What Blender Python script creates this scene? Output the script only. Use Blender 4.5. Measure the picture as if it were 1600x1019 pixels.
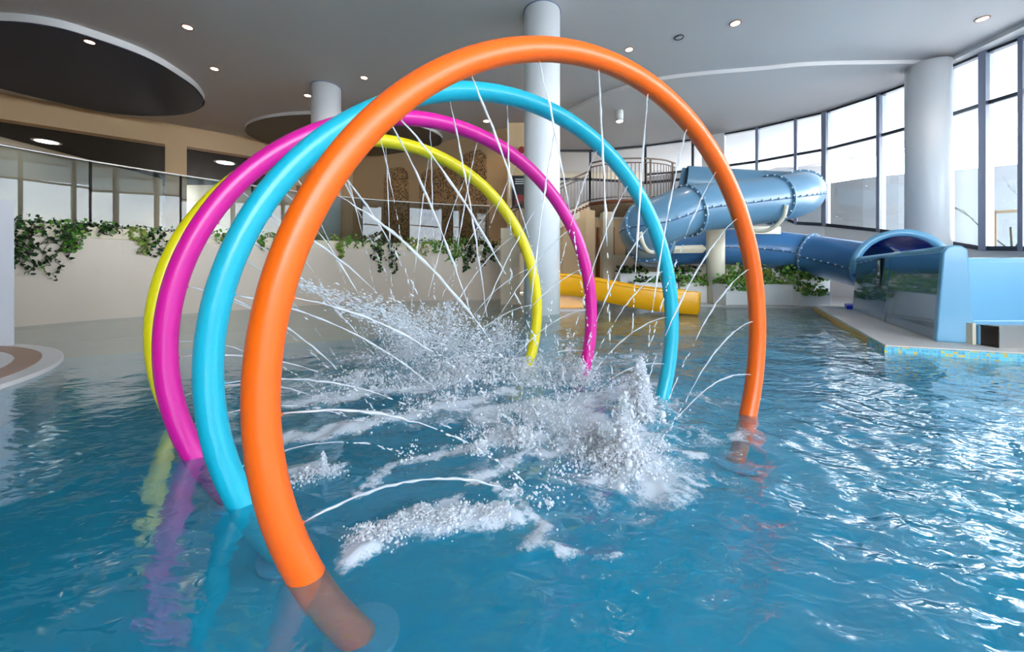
import bpy, bmesh, math, random
import numpy as np
from mathutils import Vector, Matrix, noise
random.seed(7); RNG = np.random.default_rng(11)
S = bpy.context.scene; COL = S.collection
for o in list(bpy.data.objects): bpy.data.objects.remove(o)
PI = math.pi; R = math.radians

# ---------------------------------------------------------------- camera, world, sun, exposure
H = 1.1; F = 600.0; HOR = 422.0
cd = bpy.data.cameras.new('camera'); cam = bpy.data.objects.new('camera', cd); COL.objects.link(cam)
cam.location = (0, 0, H); cam.rotation_euler = (PI/2, 0, 0)
cd.sensor_fit = 'HORIZONTAL'; cd.sensor_width = 36; cd.lens = 36*F/1600; cd.shift_y = -(509.5-HOR)/1600
cd.clip_start = 0.02; cd.clip_end = 400
S.camera = cam
vs = S.view_settings; vs.view_transform = 'Standard'; vs.look = 'None'; vs.gamma = 1; vs.use_curve_mapping = False
vs.exposure = 0.0
WORLD = 19.0
w = bpy.data.worlds.new('overcast_sky'); S.world = w; w.use_nodes = True
nt = w.node_tree; nt.nodes.clear()
wo = nt.nodes.new('ShaderNodeOutputWorld'); bg = nt.nodes.new('ShaderNodeBackground')
tc = nt.nodes.new('ShaderNodeTexCoord'); mp = nt.nodes.new('ShaderNodeMapping'); mp.inputs['Scale'].default_value = (2.2, 2.2, 6)
nz = nt.nodes.new('ShaderNodeTexNoise'); nz.inputs['Scale'].default_value = 1.4; nz.inputs['Detail'].default_value = 6
cr = nt.nodes.new('ShaderNodeValToRGB'); cr.color_ramp.elements[0].position = .35; cr.color_ramp.elements[0].color = (.56, .67, .84, 1)
cr.color_ramp.elements[1].position = .62; cr.color_ramp.elements[1].color = (.97, .97, 1, 1)
nt.links.new(tc.outputs['Generated'], mp.inputs[0]); nt.links.new(mp.outputs[0], nz.inputs[0])
nt.links.new(nz.outputs[0], cr.inputs[0]); nt.links.new(cr.outputs[0], bg.inputs[0]); bg.inputs[1].default_value = WORLD
nt.links.new(bg.outputs[0], wo.inputs[0])
LAMP = 2.5

# ---------------------------------------------------------------- helpers
def at(px, py, Y): return Vector(((px-800)/F*Y, Y, H+(HOR-py)/F*Y))
def lin(c):
    return c/12.92 if c <= .04045 else ((c+.055)/1.055)**2.4
def rgb(r, g, b): return (lin(r/255), lin(g/255), lin(b/255), 1)
def mat(name, col, rough=.5, metal=0, spec=.5, noise_amt=0, nscale=8, bump=0, bscale=40, coat=0, emit=None, estr=0):
    m = bpy.data.materials.new(name); m.use_nodes = True; n = m.node_tree; b = n.nodes['Principled BSDF']
    b.inputs['Base Color'].default_value = col; b.inputs['Roughness'].default_value = rough; b.inputs['Metallic'].default_value = metal
    b.inputs['Specular IOR Level'].default_value = spec; b.inputs['Coat Weight'].default_value = coat; b.inputs['Coat Roughness'].default_value = .08
    if emit: b.inputs['Emission Color'].default_value = emit; b.inputs['Emission Strength'].default_value = estr
    tc = n.nodes.new('ShaderNodeTexCoord')
    if noise_amt:
        t = n.nodes.new('ShaderNodeTexNoise'); t.inputs['Scale'].default_value = nscale; t.inputs['Detail'].default_value = 4
        n.links.new(tc.outputs['Object'], t.inputs[0])
        r = n.nodes.new('ShaderNodeMapRange'); r.inputs[3].default_value = 1-noise_amt; r.inputs[4].default_value = 1+noise_amt
        n.links.new(t.outputs[0], r.inputs[0])
        v = n.nodes.new('ShaderNodeVectorMath'); v.operation = 'SCALE'; v.inputs[0].default_value = col[:3]
        n.links.new(r.outputs[0], v.inputs['Scale']); n.links.new(v.outputs[0], b.inputs['Base Color'])
    if bump:
        t = n.nodes.new('ShaderNodeTexNoise'); t.inputs['Scale'].default_value = bscale; n.links.new(tc.outputs['Object'], t.inputs[0])
        u = n.nodes.new('ShaderNodeBump'); u.inputs['Strength'].default_value = bump; u.inputs['Distance'].default_value = .01
        n.links.new(t.outputs[0], u.inputs['Height']); n.links.new(u.outputs[0], b.inputs['Normal'])
    return m
def glass_mat(name, tint, refl=1.0):
    m = bpy.data.materials.new(name); m.use_nodes = True; n = m.node_tree; n.nodes.clear()
    o = n.nodes.new('ShaderNodeOutputMaterial'); mx = n.nodes.new('ShaderNodeMixShader'); t = n.nodes.new('ShaderNodeBsdfTransparent')
    g = n.nodes.new('ShaderNodeBsdfGlossy'); g.inputs['Roughness'].default_value = 0; t.inputs[0].default_value = tint
    f = n.nodes.new('ShaderNodeFresnel'); f.inputs[0].default_value = 1.5
    mm = n.nodes.new('ShaderNodeMath'); mm.operation = 'MULTIPLY'; mm.inputs[1].default_value = refl; mm.use_clamp = True
    n.links.new(f.outputs[0], mm.inputs[0]); n.links.new(mm.outputs[0], mx.inputs[0]); n.links.new(t.outputs[0], mx.inputs[1]); n.links.new(g.outputs[0], mx.inputs[2])
    n.links.new(mx.outputs[0], o.inputs[0]); return m

class MB:
    """collects geometry for one mesh object"""
    def __init__(s): s.v = []; s.f = []; s.smooth = []
    def add(s, vs, fs, smooth=False):
        k = len(s.v); s.v += [tuple(p) for p in vs]; s.f += [tuple(i+k for i in f) for f in fs]; s.smooth += [smooth]*len(fs); return s
    def box(s, c, d, rz=0, M=None):
        x, y, z = d[0]/2, d[1]/2, d[2]/2
        ps = [Vector((a*x, b*y, e*z)) for a in (-1, 1) for b in (-1, 1) for e in (-1, 1)]
        m = M if M is not None else Matrix.Rotation(rz, 3, 'Z')
        ps = [m @ p + Vector(c) for p in ps]
        return s.add(ps, [(0,1,3,2),(4,6,7,5),(0,4,5,1),(2,3,7,6),(0,2,6,4),(1,5,7,3)])
    def tube(s, pts, r, n=10, cap=True, closed=False, smooth=True):
        pts = [Vector(p) for p in pts]; N = len(pts); rs = r if hasattr(r, '__len__') else [r]*N
        vs = []; prev = None
        for i, p in enumerate(pts):
            if closed: t = pts[(i+1) % N]-pts[i-1]
            else: t = pts[min(i+1, N-1)]-pts[max(i-1, 0)]
            t.normalize()
            if prev is None: a = t.orthogonal().normalized() if abs(t.z) > .95 else t.cross(Vector((0,0,1))).normalized()
            else: a = (prev-t*prev.dot(t)).normalized()
            prev = a; b = t.cross(a)
            vs += [p+(a*math.cos(2*PI*k/n)+b*math.sin(2*PI*k/n))*rs[i] for k in range(n)]
        fs = []
        for i in range(N if closed else N-1):
            j = (i+1) % N
            fs += [(i*n+k, i*n+(k+1) % n, j*n+(k+1) % n, j*n+k) for k in range(n)]
        s.add(vs, fs, smooth)
        if cap and not closed:
            k = len(s.v)-len(vs); s.f.append(tuple(k+i for i in range(n))[::-1]); s.f.append(tuple(k+(N-1)*n+i for i in range(n))); s.smooth += [False]*2
        return s
    def disc_prism(s, poly, z0, z1):
        n = len(poly)
        return s.add([(p[0], p[1], z0) for p in poly]+[(p[0], p[1], z1) for p in poly],
                     [tuple(range(n))[::-1], tuple(range(n, 2*n))]+[(i, (i+1) % n, n+(i+1) % n, n+i) for i in range(n)])
    def cyl(s, c, r, z0, z1, n=32, smooth=True):
        ps = [(c[0]+r*math.cos(2*PI*k/n), c[1]+r*math.sin(2*PI*k/n)) for k in range(n)]
        s.add([(p[0], p[1], z0) for p in ps]+[(p[0], p[1], z1) for p in ps], [(i, (i+1) % n, n+(i+1) % n, n+i) for i in range(n)], smooth)
        k = len(s.v)-2*n; s.f += [tuple(k+i for i in range(n))[::-1], tuple(k+n+i for i in range(n))]; s.smooth += [False]*2
        return s
    def ball(s, c, r, sc=(1,1,1), M=None):
        for (a) in (0,):
            vs = [Vector((v[0]*sc[0], v[1]*sc[1], v[2]*sc[2]))*r for v in ICO_V]
            if M is not None: vs = [M @ v for v in vs]
            s.add([v+Vector(c) for v in vs], ICO_F, True)
        return s
    def build(s, name, m, parent=None, bevel=0, bseg=2):
        me = bpy.data.meshes.new(name); me.from_pydata(s.v, [], s.f); me.polygons.foreach_set('use_smooth', s.smooth); me.materials.append(m); me.update()
        return link(name, me, parent, bevel, bseg)
def link(name, me, parent=None, bevel=0, bseg=2):
    o = bpy.data.objects.new(name, me); COL.objects.link(o)
    if parent is not None: o.parent = parent; o.location = -Vector(parent.get('org', (0,0,0)))
    if bevel:
        b = o.modifiers.new('bevel', 'BEVEL'); b.width = bevel; b.segments = bseg; b.limit_method = 'ANGLE'; b.angle_limit = R(40); b.harden_normals = False
    return o
_b = bmesh.new(); bmesh.ops.create_icosphere(_b, subdivisions=1, radius=1); _b.verts.ensure_lookup_table()
ICO_V = [v.co.copy() for v in _b.verts]; ICO_F = [tuple(v.index for v in f.verts) for f in _b.faces]; _b.free()
def empty(name, loc, label=None, cat=None, group=None):
    o = bpy.data.objects.new(name, None); COL.objects.link(o); o.location = loc; o.empty_display_size = .1; o['org'] = tuple(loc)
    return tag(o, label, cat, group)
def tag(o, label=None, cat=None, group=None, kind=None):
    if label: o['label'] = label
    if cat: o['category'] = cat
    if group: o['group'] = group
    if kind: o['kind'] = kind
    return o
def struct(o, label=None): o['kind'] = 'structure'; (o.__setitem__('label', label) if label else None); return o
def stuff(o): o['kind'] = 'stuff'; return o
def spline(P, n):
    """catmull-rom through 2d or 3d points, n samples per span"""
    P = [Vector(p) for p in P]; Q = [P[0]*2-P[1]]+P+[P[-1]*2-P[-2]]; out = []
    for i in range(1, len(Q)-2):
        a, b, c, d = Q[i-1:i+3]
        for k in range(n):
            t = k/n; out.append(.5*((2*b)+(c-a)*t+(2*a-5*b+4*c-d)*t*t+(3*b-a-3*c+d)*t**3))
    out.append(P[-1]); return out
def resample(P, step):
    L = [0]
    for a, b in zip(P, P[1:]): L.append(L[-1]+(b-a).length)
    n = max(2, int(round(L[-1]/step))+1); out = []
    for s_ in np.linspace(0, L[-1], n):
        j = min(max(np.searchsorted(L, s_)-1, 0), len(P)-2); t = (s_-L[j])/max(L[j+1]-L[j], 1e-9); out.append(P[j].lerp(P[j+1], t))
    return out
def offset(P, d):
    """offset a 2d polyline to its left by d"""
    out = []
    for i, p in enumerate(P):
        t = (P[min(i+1, len(P)-1)]-P[max(i-1, 0)]).normalized(); out.append(Vector((p.x-t.y*d, p.y+t.x*d)))
    return out
def ribbon(P, Q, z0, z1, mb=None, zt=None):
    """solid wall between polylines P and Q (same count) from z0 to z1 (z0/z1 may be lists)"""
    mb = mb or MB(); n = len(P); f = lambda z, i: z[i] if hasattr(z, '__len__') else z
    vs = []
    for i in range(n): vs += [(P[i].x, P[i].y, f(z0, i)), (P[i].x, P[i].y, f(z1, i)), (Q[i].x, Q[i].y, f(z1, i)), (Q[i].x, Q[i].y, f(z0, i))]
    fs = [(0,1,2,3), tuple((n-1)*4+k for k in (3,2,1,0))]
    for i in range(n-1):
        a = i*4; b = a+4
        fs += [(a, b, b+1, a+1), (a+1, b+1, b+2, a+2), (a+2, b+2, b+3, a+3), (a+3, b+3, b, a)]
    return mb.add(vs, fs)

# ---------------------------------------------------------------- materials
M_ceil = mat('ceiling_paint', rgb(212,206,204), .75, noise_amt=.02, nscale=.6)
M_cloud = mat('dark_ceiling_paint', rgb(58,66,86), .6)
M_white = mat('white_plaster', rgb(226,224,222), .5, noise_amt=.02, nscale=2)
M_col = mat('column_paint', rgb(236,238,240), .35)
M_beige = mat('beige_plaster', rgb(214,182,140), .7, noise_amt=.03, nscale=3)
M_tan = mat('pale_beige_plaster', rgb(222,206,180), .6)
M_pool_wall = mat('pale_stone_tile', rgb(200,182,162), .35, noise_amt=.03, nscale=1.5)
M_island = mat('island_wall_paint', rgb(178,176,180), .5)
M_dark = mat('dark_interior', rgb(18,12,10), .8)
M_brown = mat('brown_wood', rgb(120,66,34), .6, noise_amt=.15, nscale=4)
M_frame = mat('anthracite_frame', rgb(52,56,66), .35)
M_frame2 = mat('grey_mullion', rgb(140,146,166), .4)
M_deck = mat('deck_stone', rgb(214,206,200), .5, noise_amt=.05, nscale=12)
M_steel = mat('brushed_steel', rgb(205,202,198), .42, metal=1, bump=.05, bscale=90)
M_dsteel = mat('dark_steel', rgb(70,60,56), .35, metal=.8)
M_slide = mat('blue_fibreglass', rgb(98,140,168), .34, coat=.15, noise_amt=.04, nscale=3)
M_slide2 = mat('deep_blue_fibreglass', rgb(74,128,180), .3, coat=.2, noise_amt=.04, nscale=3)
M_panel = mat('glossy_blue_panel', rgb(64,112,146), .04, coat=1.0, spec=1.0)
M_light = mat('light_blue_gelcoat', rgb(112,174,208), .3, coat=.3)
M_inside = mat('slide_inside_blue', rgb(16,62,170), .25)
M_bolt = mat('bolt_cap', rgb(214,226,236), .3)
M_seam = mat('slide_seam', rgb(34,78,120), .5)
M_cream = mat('cream_steel_paint', rgb(222,214,190), .4)
M_yslide = mat('yellow_fibreglass', rgb(250,178,10), .25, coat=.4)
M_plant = mat('planter_white', rgb(240,237,234), .5)
M_leaf = mat('ivy_leaf', rgb(84,140,46), .45, noise_amt=.45, nscale=5)
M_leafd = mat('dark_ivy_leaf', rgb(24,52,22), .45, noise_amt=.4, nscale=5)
M_leafl = mat('light_ivy_leaf', rgb(134,156,60), .5, noise_amt=.35, nscale=5)
M_stem = mat('stem', rgb(66,58,34), .7)
M_soil = mat('soil', rgb(40,30,22), .9)
M_conc = mat('outside_concrete', rgb(130,127,127), .8, noise_amt=.08, nscale=3, bump=.2)
M_ground = mat('outside_ground', rgb(215,214,212), .9)
M_wood = mat('stake_wood', rgb(140,110,80), .8)
M_glow = mat('lamp_glow', (1, .93, .85, 1), .5, emit=(1, .86, .70, 1), estr=14)
M_glow2 = mat('cool_lamp_glow', (1, 1, 1, 1), .5, emit=(.9, .95, 1, 1), estr=10)
M_rim = mat('lamp_rim', rgb(170,120,90), .4)
M_black = mat('black_plastic', rgb(24,22,24), .4)
M_paper = mat('white_print', rgb(235,235,235), .5)
M_red = mat('red_plastic', rgb(150,30,24), .4)
M_pane = glass_mat('window_glass', (.96, .98, .98, 1))
M_bal = glass_mat('balustrade_glass', (.72, .76, .75, 1), .66)
M_floor_up = mat('lounge_floor', rgb(160,130,100), .5)
M_strB = mat('brown_stripe_tile', rgb(176,142,120), .5)
M_strW = mat('white_stripe_tile', rgb(232,226,222), .45)
HOOP = dict(orange=mat('orange_fibreglass', rgb(246,100,0), .36, coat=.1), cyan=mat('cyan_fibreglass', rgb(20,178,202), .34, coat=.25),
            magenta=mat('magenta_fibreglass', rgb(216,14,146), .34, coat=.25), yellow=mat('yellow_hoop_fibreglass', rgb(230,212,6), .34, coat=.25))
for m_ in HOOP.values(): m_.node_tree.nodes['Principled BSDF'].inputs['Coat Roughness'].default_value = .2
M_rail = mat('bronze_rail', rgb(128,108,96), .4, metal=.4)

def mk_tiles(name, cols, size, rough=.25, grout=rgb(120,190,200)):
    m = bpy.data.materials.new(name); m.use_nodes = True; n = m.node_tree; b = n.nodes['Principled BSDF']; L = n.links.new
    tc = n.nodes.new('ShaderNodeTexCoord'); sc = n.nodes.new('ShaderNodeVectorMath'); sc.operation = 'SCALE'; sc.inputs['Scale'].default_value = 1/size
    L(tc.outputs['Object'], sc.inputs[0]); fl = n.nodes.new('ShaderNodeVectorMath'); fl.operation = 'FLOOR'; L(sc.outputs[0], fl.inputs[0])
    wn = n.nodes.new('ShaderNodeTexWhiteNoise'); wn.noise_dimensions = '3D'; L(fl.outputs[0], wn.inputs[0])
    cr = n.nodes.new('ShaderNodeValToRGB'); cr.color_ramp.interpolation = 'CONSTANT'
    for i, (p, c) in enumerate(cols):
        e = cr.color_ramp.elements[i] if i < 2 else cr.color_ramp.elements.new(p)
        e.position = p; e.color = c
    L(wn.outputs[0], cr.inputs[0])
    fr = n.nodes.new('ShaderNodeVectorMath'); fr.operation = 'FRACTION'; L(sc.outputs[0], fr.inputs[0])
    sp = n.nodes.new('ShaderNodeSeparateXYZ'); L(fr.outputs[0], sp.inputs[0])
    a = n.nodes.new('ShaderNodeMath'); a.operation = 'MINIMUM'; L(sp.outputs[0], a.inputs[0]); L(sp.outputs[2], a.inputs[1])
    a2 = n.nodes.new('ShaderNodeMath'); a2.operation = 'LESS_THAN'; a2.inputs[1].default_value = .12; L(a.outputs[0], a2.inputs[0])
    mx = n.nodes.new('ShaderNodeMix'); mx.data_type = 'RGBA'; L(a2.outputs[0], mx.inputs[0]); L(cr.outputs[0], mx.inputs[6]); mx.inputs[7].default_value = grout
    L(mx.outputs[2], b.inputs['Base Color']); b.inputs['Roughness'].default_value = rough
    return m
M_mosaic = mk_tiles('blue_yellow_mosaic', [(0, rgb(70,180,205)), (.34, rgb(90,196,214)), (.62, rgb(52,160,200)), (.8, rgb(196,180,70))], .035)
M_dots = mk_tiles('dotted_mosaic', [(0, rgb(186,146,100)), (.42, rgb(84,60,44)), (.66, rgb(176,116,70)), (.82, rgb(208,176,130))], .075, .4, rgb(190,156,114))
def mk_floor():
    m = bpy.data.materials.new('pool_floor_tile'); m.use_nodes = True; n = m.node_tree; b = n.nodes['Principled BSDF']; L = n.links.new
    tc = n.nodes.new('ShaderNodeTexCoord'); t = n.nodes.new('ShaderNodeTexNoise'); t.inputs['Scale'].default_value = .7; L(tc.outputs['Object'], t.inputs[0])
    cr = n.nodes.new('ShaderNodeValToRGB'); cr.color_ramp.elements[0].position = .35; cr.color_ramp.elements[0].color = rgb(2,160,196)
    cr.color_ramp.elements[1].position = .7; cr.color_ramp.elements[1].color = rgb(14,186,214); L(t.outputs[0], cr.inputs[0]); L(cr.outputs[0], b.inputs['Base Color'])
    b.inputs['Roughness'].default_value = .5; return m
M_pfloor = mk_floor()

# ---------------------------------------------------------------- pool water: displaced sheet with waves; foam weight per vertex
HOOPS = [('orange', .5302, 2.1711, -.4552, .5441), ('cyan', .0154, 2.5886, -.4715, .5333), ('magenta', -.5961, 3.0514, -.4538, .5415), ('yellow', -1.106, 3.5366, -.4545, .5509)]
HR = 1.633; HT = .0591
def wpt(px, py): Y = H*F/(py-HOR); return ((px-800)/F*Y, Y)
# foam streaks and patches on the surface: polyline in the plane of the water, width, strength
FOAM = [([wpt(565,862), wpt(610,822), wpt(680,806), wpt(740,806), wpt(790,800)], .075, 1.0), ([wpt(775,758), wpt(830,780), wpt(842,820), wpt(838,855), wpt(880,878), wpt(915,882)], .04, .75),
        ([wpt(940,876), wpt(975,890)], .035, .7), ([wpt(560,770), wpt(620,728), wpt(690,705), wpt(760,690)], .06, .7),
        ([wpt(455,745), wpt(520,728)], .07, .8), ([wpt(740,745), wpt(830,712), wpt(930,690)], .06, .75), ([wpt(455,690), wpt(560,665), wpt(690,640), wpt(800,612)], .11, .85),
        ([wpt(450,630), wpt(600,615), wpt(740,590), wpt(850,600)], .16, .75), ([wpt(560,560), wpt(700,545), wpt(800,560)], .45, .62),
        ([wpt(640,520), wpt(780,520)], .5, .5), ([wpt(880,650), wpt(960,690), wpt(985,735)], .3, 1.0), ([wpt(790,680), wpt(830,684)], .12, 1.0), ([wpt(880,640), wpt(1000,600)], .25, .8),
        ([wpt(1000,680), wpt(1060,700), wpt(1100,712)], .07, .8), ([wpt(1100,690), wpt(1180,680)], .12, .45), ([wpt(980,760), wpt(1080,780)], .2, .3), ([wpt(1000,640), wpt(1120,625)], .2, .45),
        ([wpt(900,625), wpt(820,640), wpt(760,650)], .22, .75), ([wpt(450,560), wpt(560,548)], .14, .45), ([wpt(740,700), wpt(760,698)], .06, .9), ([wpt(480,600), wpt(700,575), wpt(1000,560)], .5, .5), ([wpt(700,640), wpt(1000,660)], .35, .55), ([wpt(900,560), wpt(1030,640)], .3, .5), ([wpt(1050,640), wpt(1080,740)], .25, .35)]
def foam_w(X, Y):
    Wt = np.zeros_like(X)
    for pl, wd, st in FOAM:
        d = np.full_like(X, 1e9)
        for (ax, ay), (bx, by) in zip(pl, pl[1:]):
            L2 = (bx-ax)**2+(by-ay)**2; t = np.clip(((X-ax)*(bx-ax)+(Y-ay)*(by-ay))/L2, 0, 1)
            d = np.minimum(d, np.hypot(X-ax-t*(bx-ax), Y-ay-t*(by-ay)))
        Wt = np.maximum(Wt, .86*st*np.exp(-(d/(wd*1.25))**2))
    return Wt
def waves(X, Y):
    Z = np.zeros_like(X); rng = np.random.default_rng(5)
    for k in range(50):
        lam = .13*(1.055**k); ang = rng.uniform(0, 2*PI); amp = .0042*lam**.75
        ph = rng.uniform(0, 2*PI); kx, ky = 2*PI/lam*math.cos(ang), 2*PI/lam*math.sin(ang)
        Z += amp*np.sin(kx*X+ky*Y+ph+.8*np.sin(X*1.3+ph)+.8*np.sin(Y*1.1+2*ph))
    for cx, cy, a in ((-.35, 2.6, .004), (1.0, 2.3, .006), (-1.2, 3.6, .004), (1.9, 3.2, .004)):
        d = np.hypot(X-cx, Y-cy); Z += a*np.sin(2*PI*d/.22)*np.exp(-((d-.5)/2.2)**2)
    return Z*WAVE*chop(X, Y)
def chop(X, Y):
    a = np.clip((X+2.4)/3.4, 0, 1); b = np.clip((Y-1.0)/1.4+np.clip(X-.6, 0, 1)*.8, 0, 1); return .24+.80*(a*a*(3-2*a))*(.25+.75*b)
WAVE = 0.5
def make_water():
    ys = [-5.0, -3.5, -2, -1, -.3, .2]; y = .2
    while y < 16.5: y += .012+.010*max(y, .3)**1.25; ys.append(y)
    ys = np.array(ys); xs = []; x = 0
    while x < 18: xs.append(x); x += .022+.006*x
    xs = np.array([-a for a in xs[:0:-1]]+xs)
    X, Y = np.meshgrid(xs, ys); X = X+.002*np.sin(37*Y)
    wx = np.array([noise.noise(Vector((a*4.5, b*4.5, 7)))+.5*noise.noise(Vector((a*13, b*13, 2))) for a, b in zip(X.ravel(), Y.ravel())]).reshape(X.shape)
    wy = np.array([noise.noise(Vector((a*4.5, b*4.5, 17)))+.5*noise.noise(Vector((a*13, b*13, 12))) for a, b in zip(X.ravel(), Y.ravel())]).reshape(X.shape)
    fo = foam_w(X+.11*wx, Y+.11*wy)
    nz_ = np.array([noise.noise(Vector((a*9, b*9, 0)))+.6*noise.noise(Vector((a*23, b*23, 3))) for a, b in zip(X.ravel(), Y.ravel())]).reshape(X.shape)
    Z = waves(X, Y)+.030*fo*nz_+.012*fo
    nx, ny = len(xs), len(ys)
    V = np.stack([X, Y, Z], -1).reshape(-1, 3)
    i = np.arange(ny-1)[:, None]*nx+np.arange(nx-1)[None]; Fq = np.stack([i, i+1, i+1+nx, i+nx], -1).reshape(-1, 4)
    me = bpy.data.meshes.new('pool_water'); me.vertices.add(len(V)); me.vertices.foreach_set('co', V.ravel().astype(np.float32))
    me.loops.add(Fq.size); me.loops.foreach_set('vertex_index', Fq.ravel().astype(np.int32)); me.polygons.add(len(Fq))
    me.polygons.foreach_set('loop_start', (np.arange(len(Fq))*4).astype(np.int32)); me.polygons.foreach_set('use_smooth', [True]*len(Fq)); me.update(); me.validate()
    at_ = me.attributes.new('foam', 'FLOAT', 'POINT'); at_.data.foreach_set('value', fo.ravel().astype(np.float32))
    at2 = me.attributes.new('chop', 'FLOAT', 'POINT'); at2.data.foreach_set('value', chop(X, Y).ravel().astype(np.float32))
    m = bpy.data.materials.new('pool_water'); m.use_nodes = True; n = m.node_tree; n.nodes.clear(); L = n.links.new; N = n.nodes.new
    out = N('ShaderNodeOutputMaterial'); tc = N('ShaderNodeTexCoord')
    n1 = N('ShaderNodeTexNoise'); n1.inputs['Scale'].default_value = 13; n1.inputs['Detail'].default_value = 2; n1.inputs['Roughness'].default_value = .4; n1.inputs['Distortion'].default_value = .6
    n2 = N('ShaderNodeTexNoise'); n2.inputs['Scale'].default_value = 3.2; n2.inputs['Detail'].default_value = 1; n2.inputs['Distortion'].default_value = 1.0
    mpn = N('ShaderNodeMapping'); mpn.inputs['Scale'].default_value = (.8, 1.3, 1); L(tc.outputs['Object'], mpn.inputs[0])
    L(mpn.outputs[0], n1.inputs[0]); L(mpn.outputs[0], n2.inputs[0])
    ad = N('ShaderNodeMath'); ad.operation = 'MULTIPLY_ADD'; ad.inputs[1].default_value = .5; L(n1.outputs[0], ad.inputs[0]); L(n2.outputs[0], ad.inputs[2])
    bp = N('ShaderNodeBump'); bp.inputs['Strength'].default_value = 1.0; bp.inputs['Distance'].default_value = BUMP; L(ad.outputs[0], bp.inputs['Height']); ca = N('ShaderNodeAttribute'); ca.attribute_name = 'chop'; L(ca.outputs['Fac'], bp.inputs['Strength'])
    geo = N('ShaderNodeNewGeometry'); dt = N('ShaderNodeVectorMath'); dt.operation = 'DOT_PRODUCT'; L(geo.outputs['Incoming'], dt.inputs[0]); L(bp.outputs[0], dt.inputs[1])
    ab = N('ShaderNodeMath'); ab.operation = 'ABSOLUTE'; L(dt.outputs['Value'], ab.inputs[0]); om = N('ShaderNodeMath'); om.operation = 'SUBTRACT'; om.inputs[0].default_value = 1; om.use_clamp = True; L(ab.outputs[0], om.inputs[1])
    pw_ = N('ShaderNodeMath'); pw_.operation = 'POWER'; pw_.inputs[1].default_value = 2.9; L(om.outputs[0], pw_.inputs[0])
    fr = N('ShaderNodeMath'); fr.operation = 'MULTIPLY_ADD'; fr.inputs[1].default_value = .95; fr.inputs[2].default_value = .06; L(pw_.outputs[0], fr.inputs[0])
    gl = N('ShaderNodeBsdfGlossy'); gl.inputs['Roughness'].default_value = .09; L(bp.outputs[0], gl.inputs['Normal'])
    tr = N('ShaderNodeBsdfTransparent'); tr.inputs[0].default_value = (.78, .96, .98, 1)
    df = N('ShaderNodeBsdfDiffuse'); df.inputs[0].default_value = rgb(10,168,204)   # suspended bubbles and scatter in the water
    body = N('ShaderNodeMixShader'); body.inputs[0].default_value = .27; L(tr.outputs[0], body.inputs[1]); L(df.outputs[0], body.inputs[2])
    mx = N('ShaderNodeMixShader'); L(fr.outputs[0], mx.inputs[0]); L(body.outputs[0], mx.inputs[1]); L(gl.outputs[0], mx.inputs[2])
    # foam
    fa = N('ShaderNodeAttribute'); fa.attribute_name = 'foam'
    n3 = N('ShaderNodeTexNoise'); n3.inputs['Scale'].default_value = 34; n3.inputs['Detail'].default_value = 8; n3.inputs['Roughness'].default_value = .7; n3.inputs['Distortion'].default_value = 1.2; L(tc.outputs['Object'], n3.inputs[0])
    n4 = N('ShaderNodeTexNoise'); n4.inputs['Scale'].default_value = 5; n4.inputs['Detail'].default_value = 4; n4.inputs['Distortion'].default_value = 1.5; L(tc.outputs['Object'], n4.inputs[0])
    s1 = N('ShaderNodeMath'); s1.operation = 'ADD'; L(n3.outputs[0], s1.inputs[0]); L(n4.outputs[0], s1.inputs[1])
    s2 = N('ShaderNodeMath'); s2.operation = 'ADD'; L(s1.outputs[0], s2.inputs[0]); L(fa.outputs['Fac'], s2.inputs[1])
    mr = N('ShaderNodeMapRange'); mr.inputs[1].default_value = 1.24; mr.inputs[2].default_value = 1.70; mr.interpolation_type = 'SMOOTHSTEP'; L(s2.outputs[0], mr.inputs[0])
    cap = N('ShaderNodeMath'); cap.operation = 'MULTIPLY'; cap.inputs[1].default_value = .85; L(mr.outputs[0], cap.inputs[0])
    fd = N('ShaderNodeBsdfDiffuse'); fd.inputs[0].default_value = rgb(232,238,246)
    mf = N('ShaderNodeMixShader'); L(cap.outputs[0], mf.inputs[0]); L(mx.outputs[0], mf.inputs[1]); L(fd.outputs[0], mf.inputs[2]); L(mf.outputs[0], out.inputs[0])
    me.materials.append(m)
    return tag(link('pool_water', me), 'rippling turquoise pool water with white foam under the hoops', 'water', kind='stuff')
BUMP = .022
make_water()

# ---------------------------------------------------------------- shell
ZF = -.34
struct(MB().box((0, 5.5, ZF-.05), (42, 31, .1)).build('floor', M_pfloor), 'turquoise pool floor seen through the water')
ZC = 7.65
def rect(x0, x1, y0, y1): return [(x0, y0), (x1, y0), (x1, y1), (x0, y1)]
struct(MB().disc_prism(rect(-24, 21, -10, 26), ZC, ZC+.15).build('ceiling', M_ceil), 'smooth pale ceiling with recessed downlights')
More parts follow.
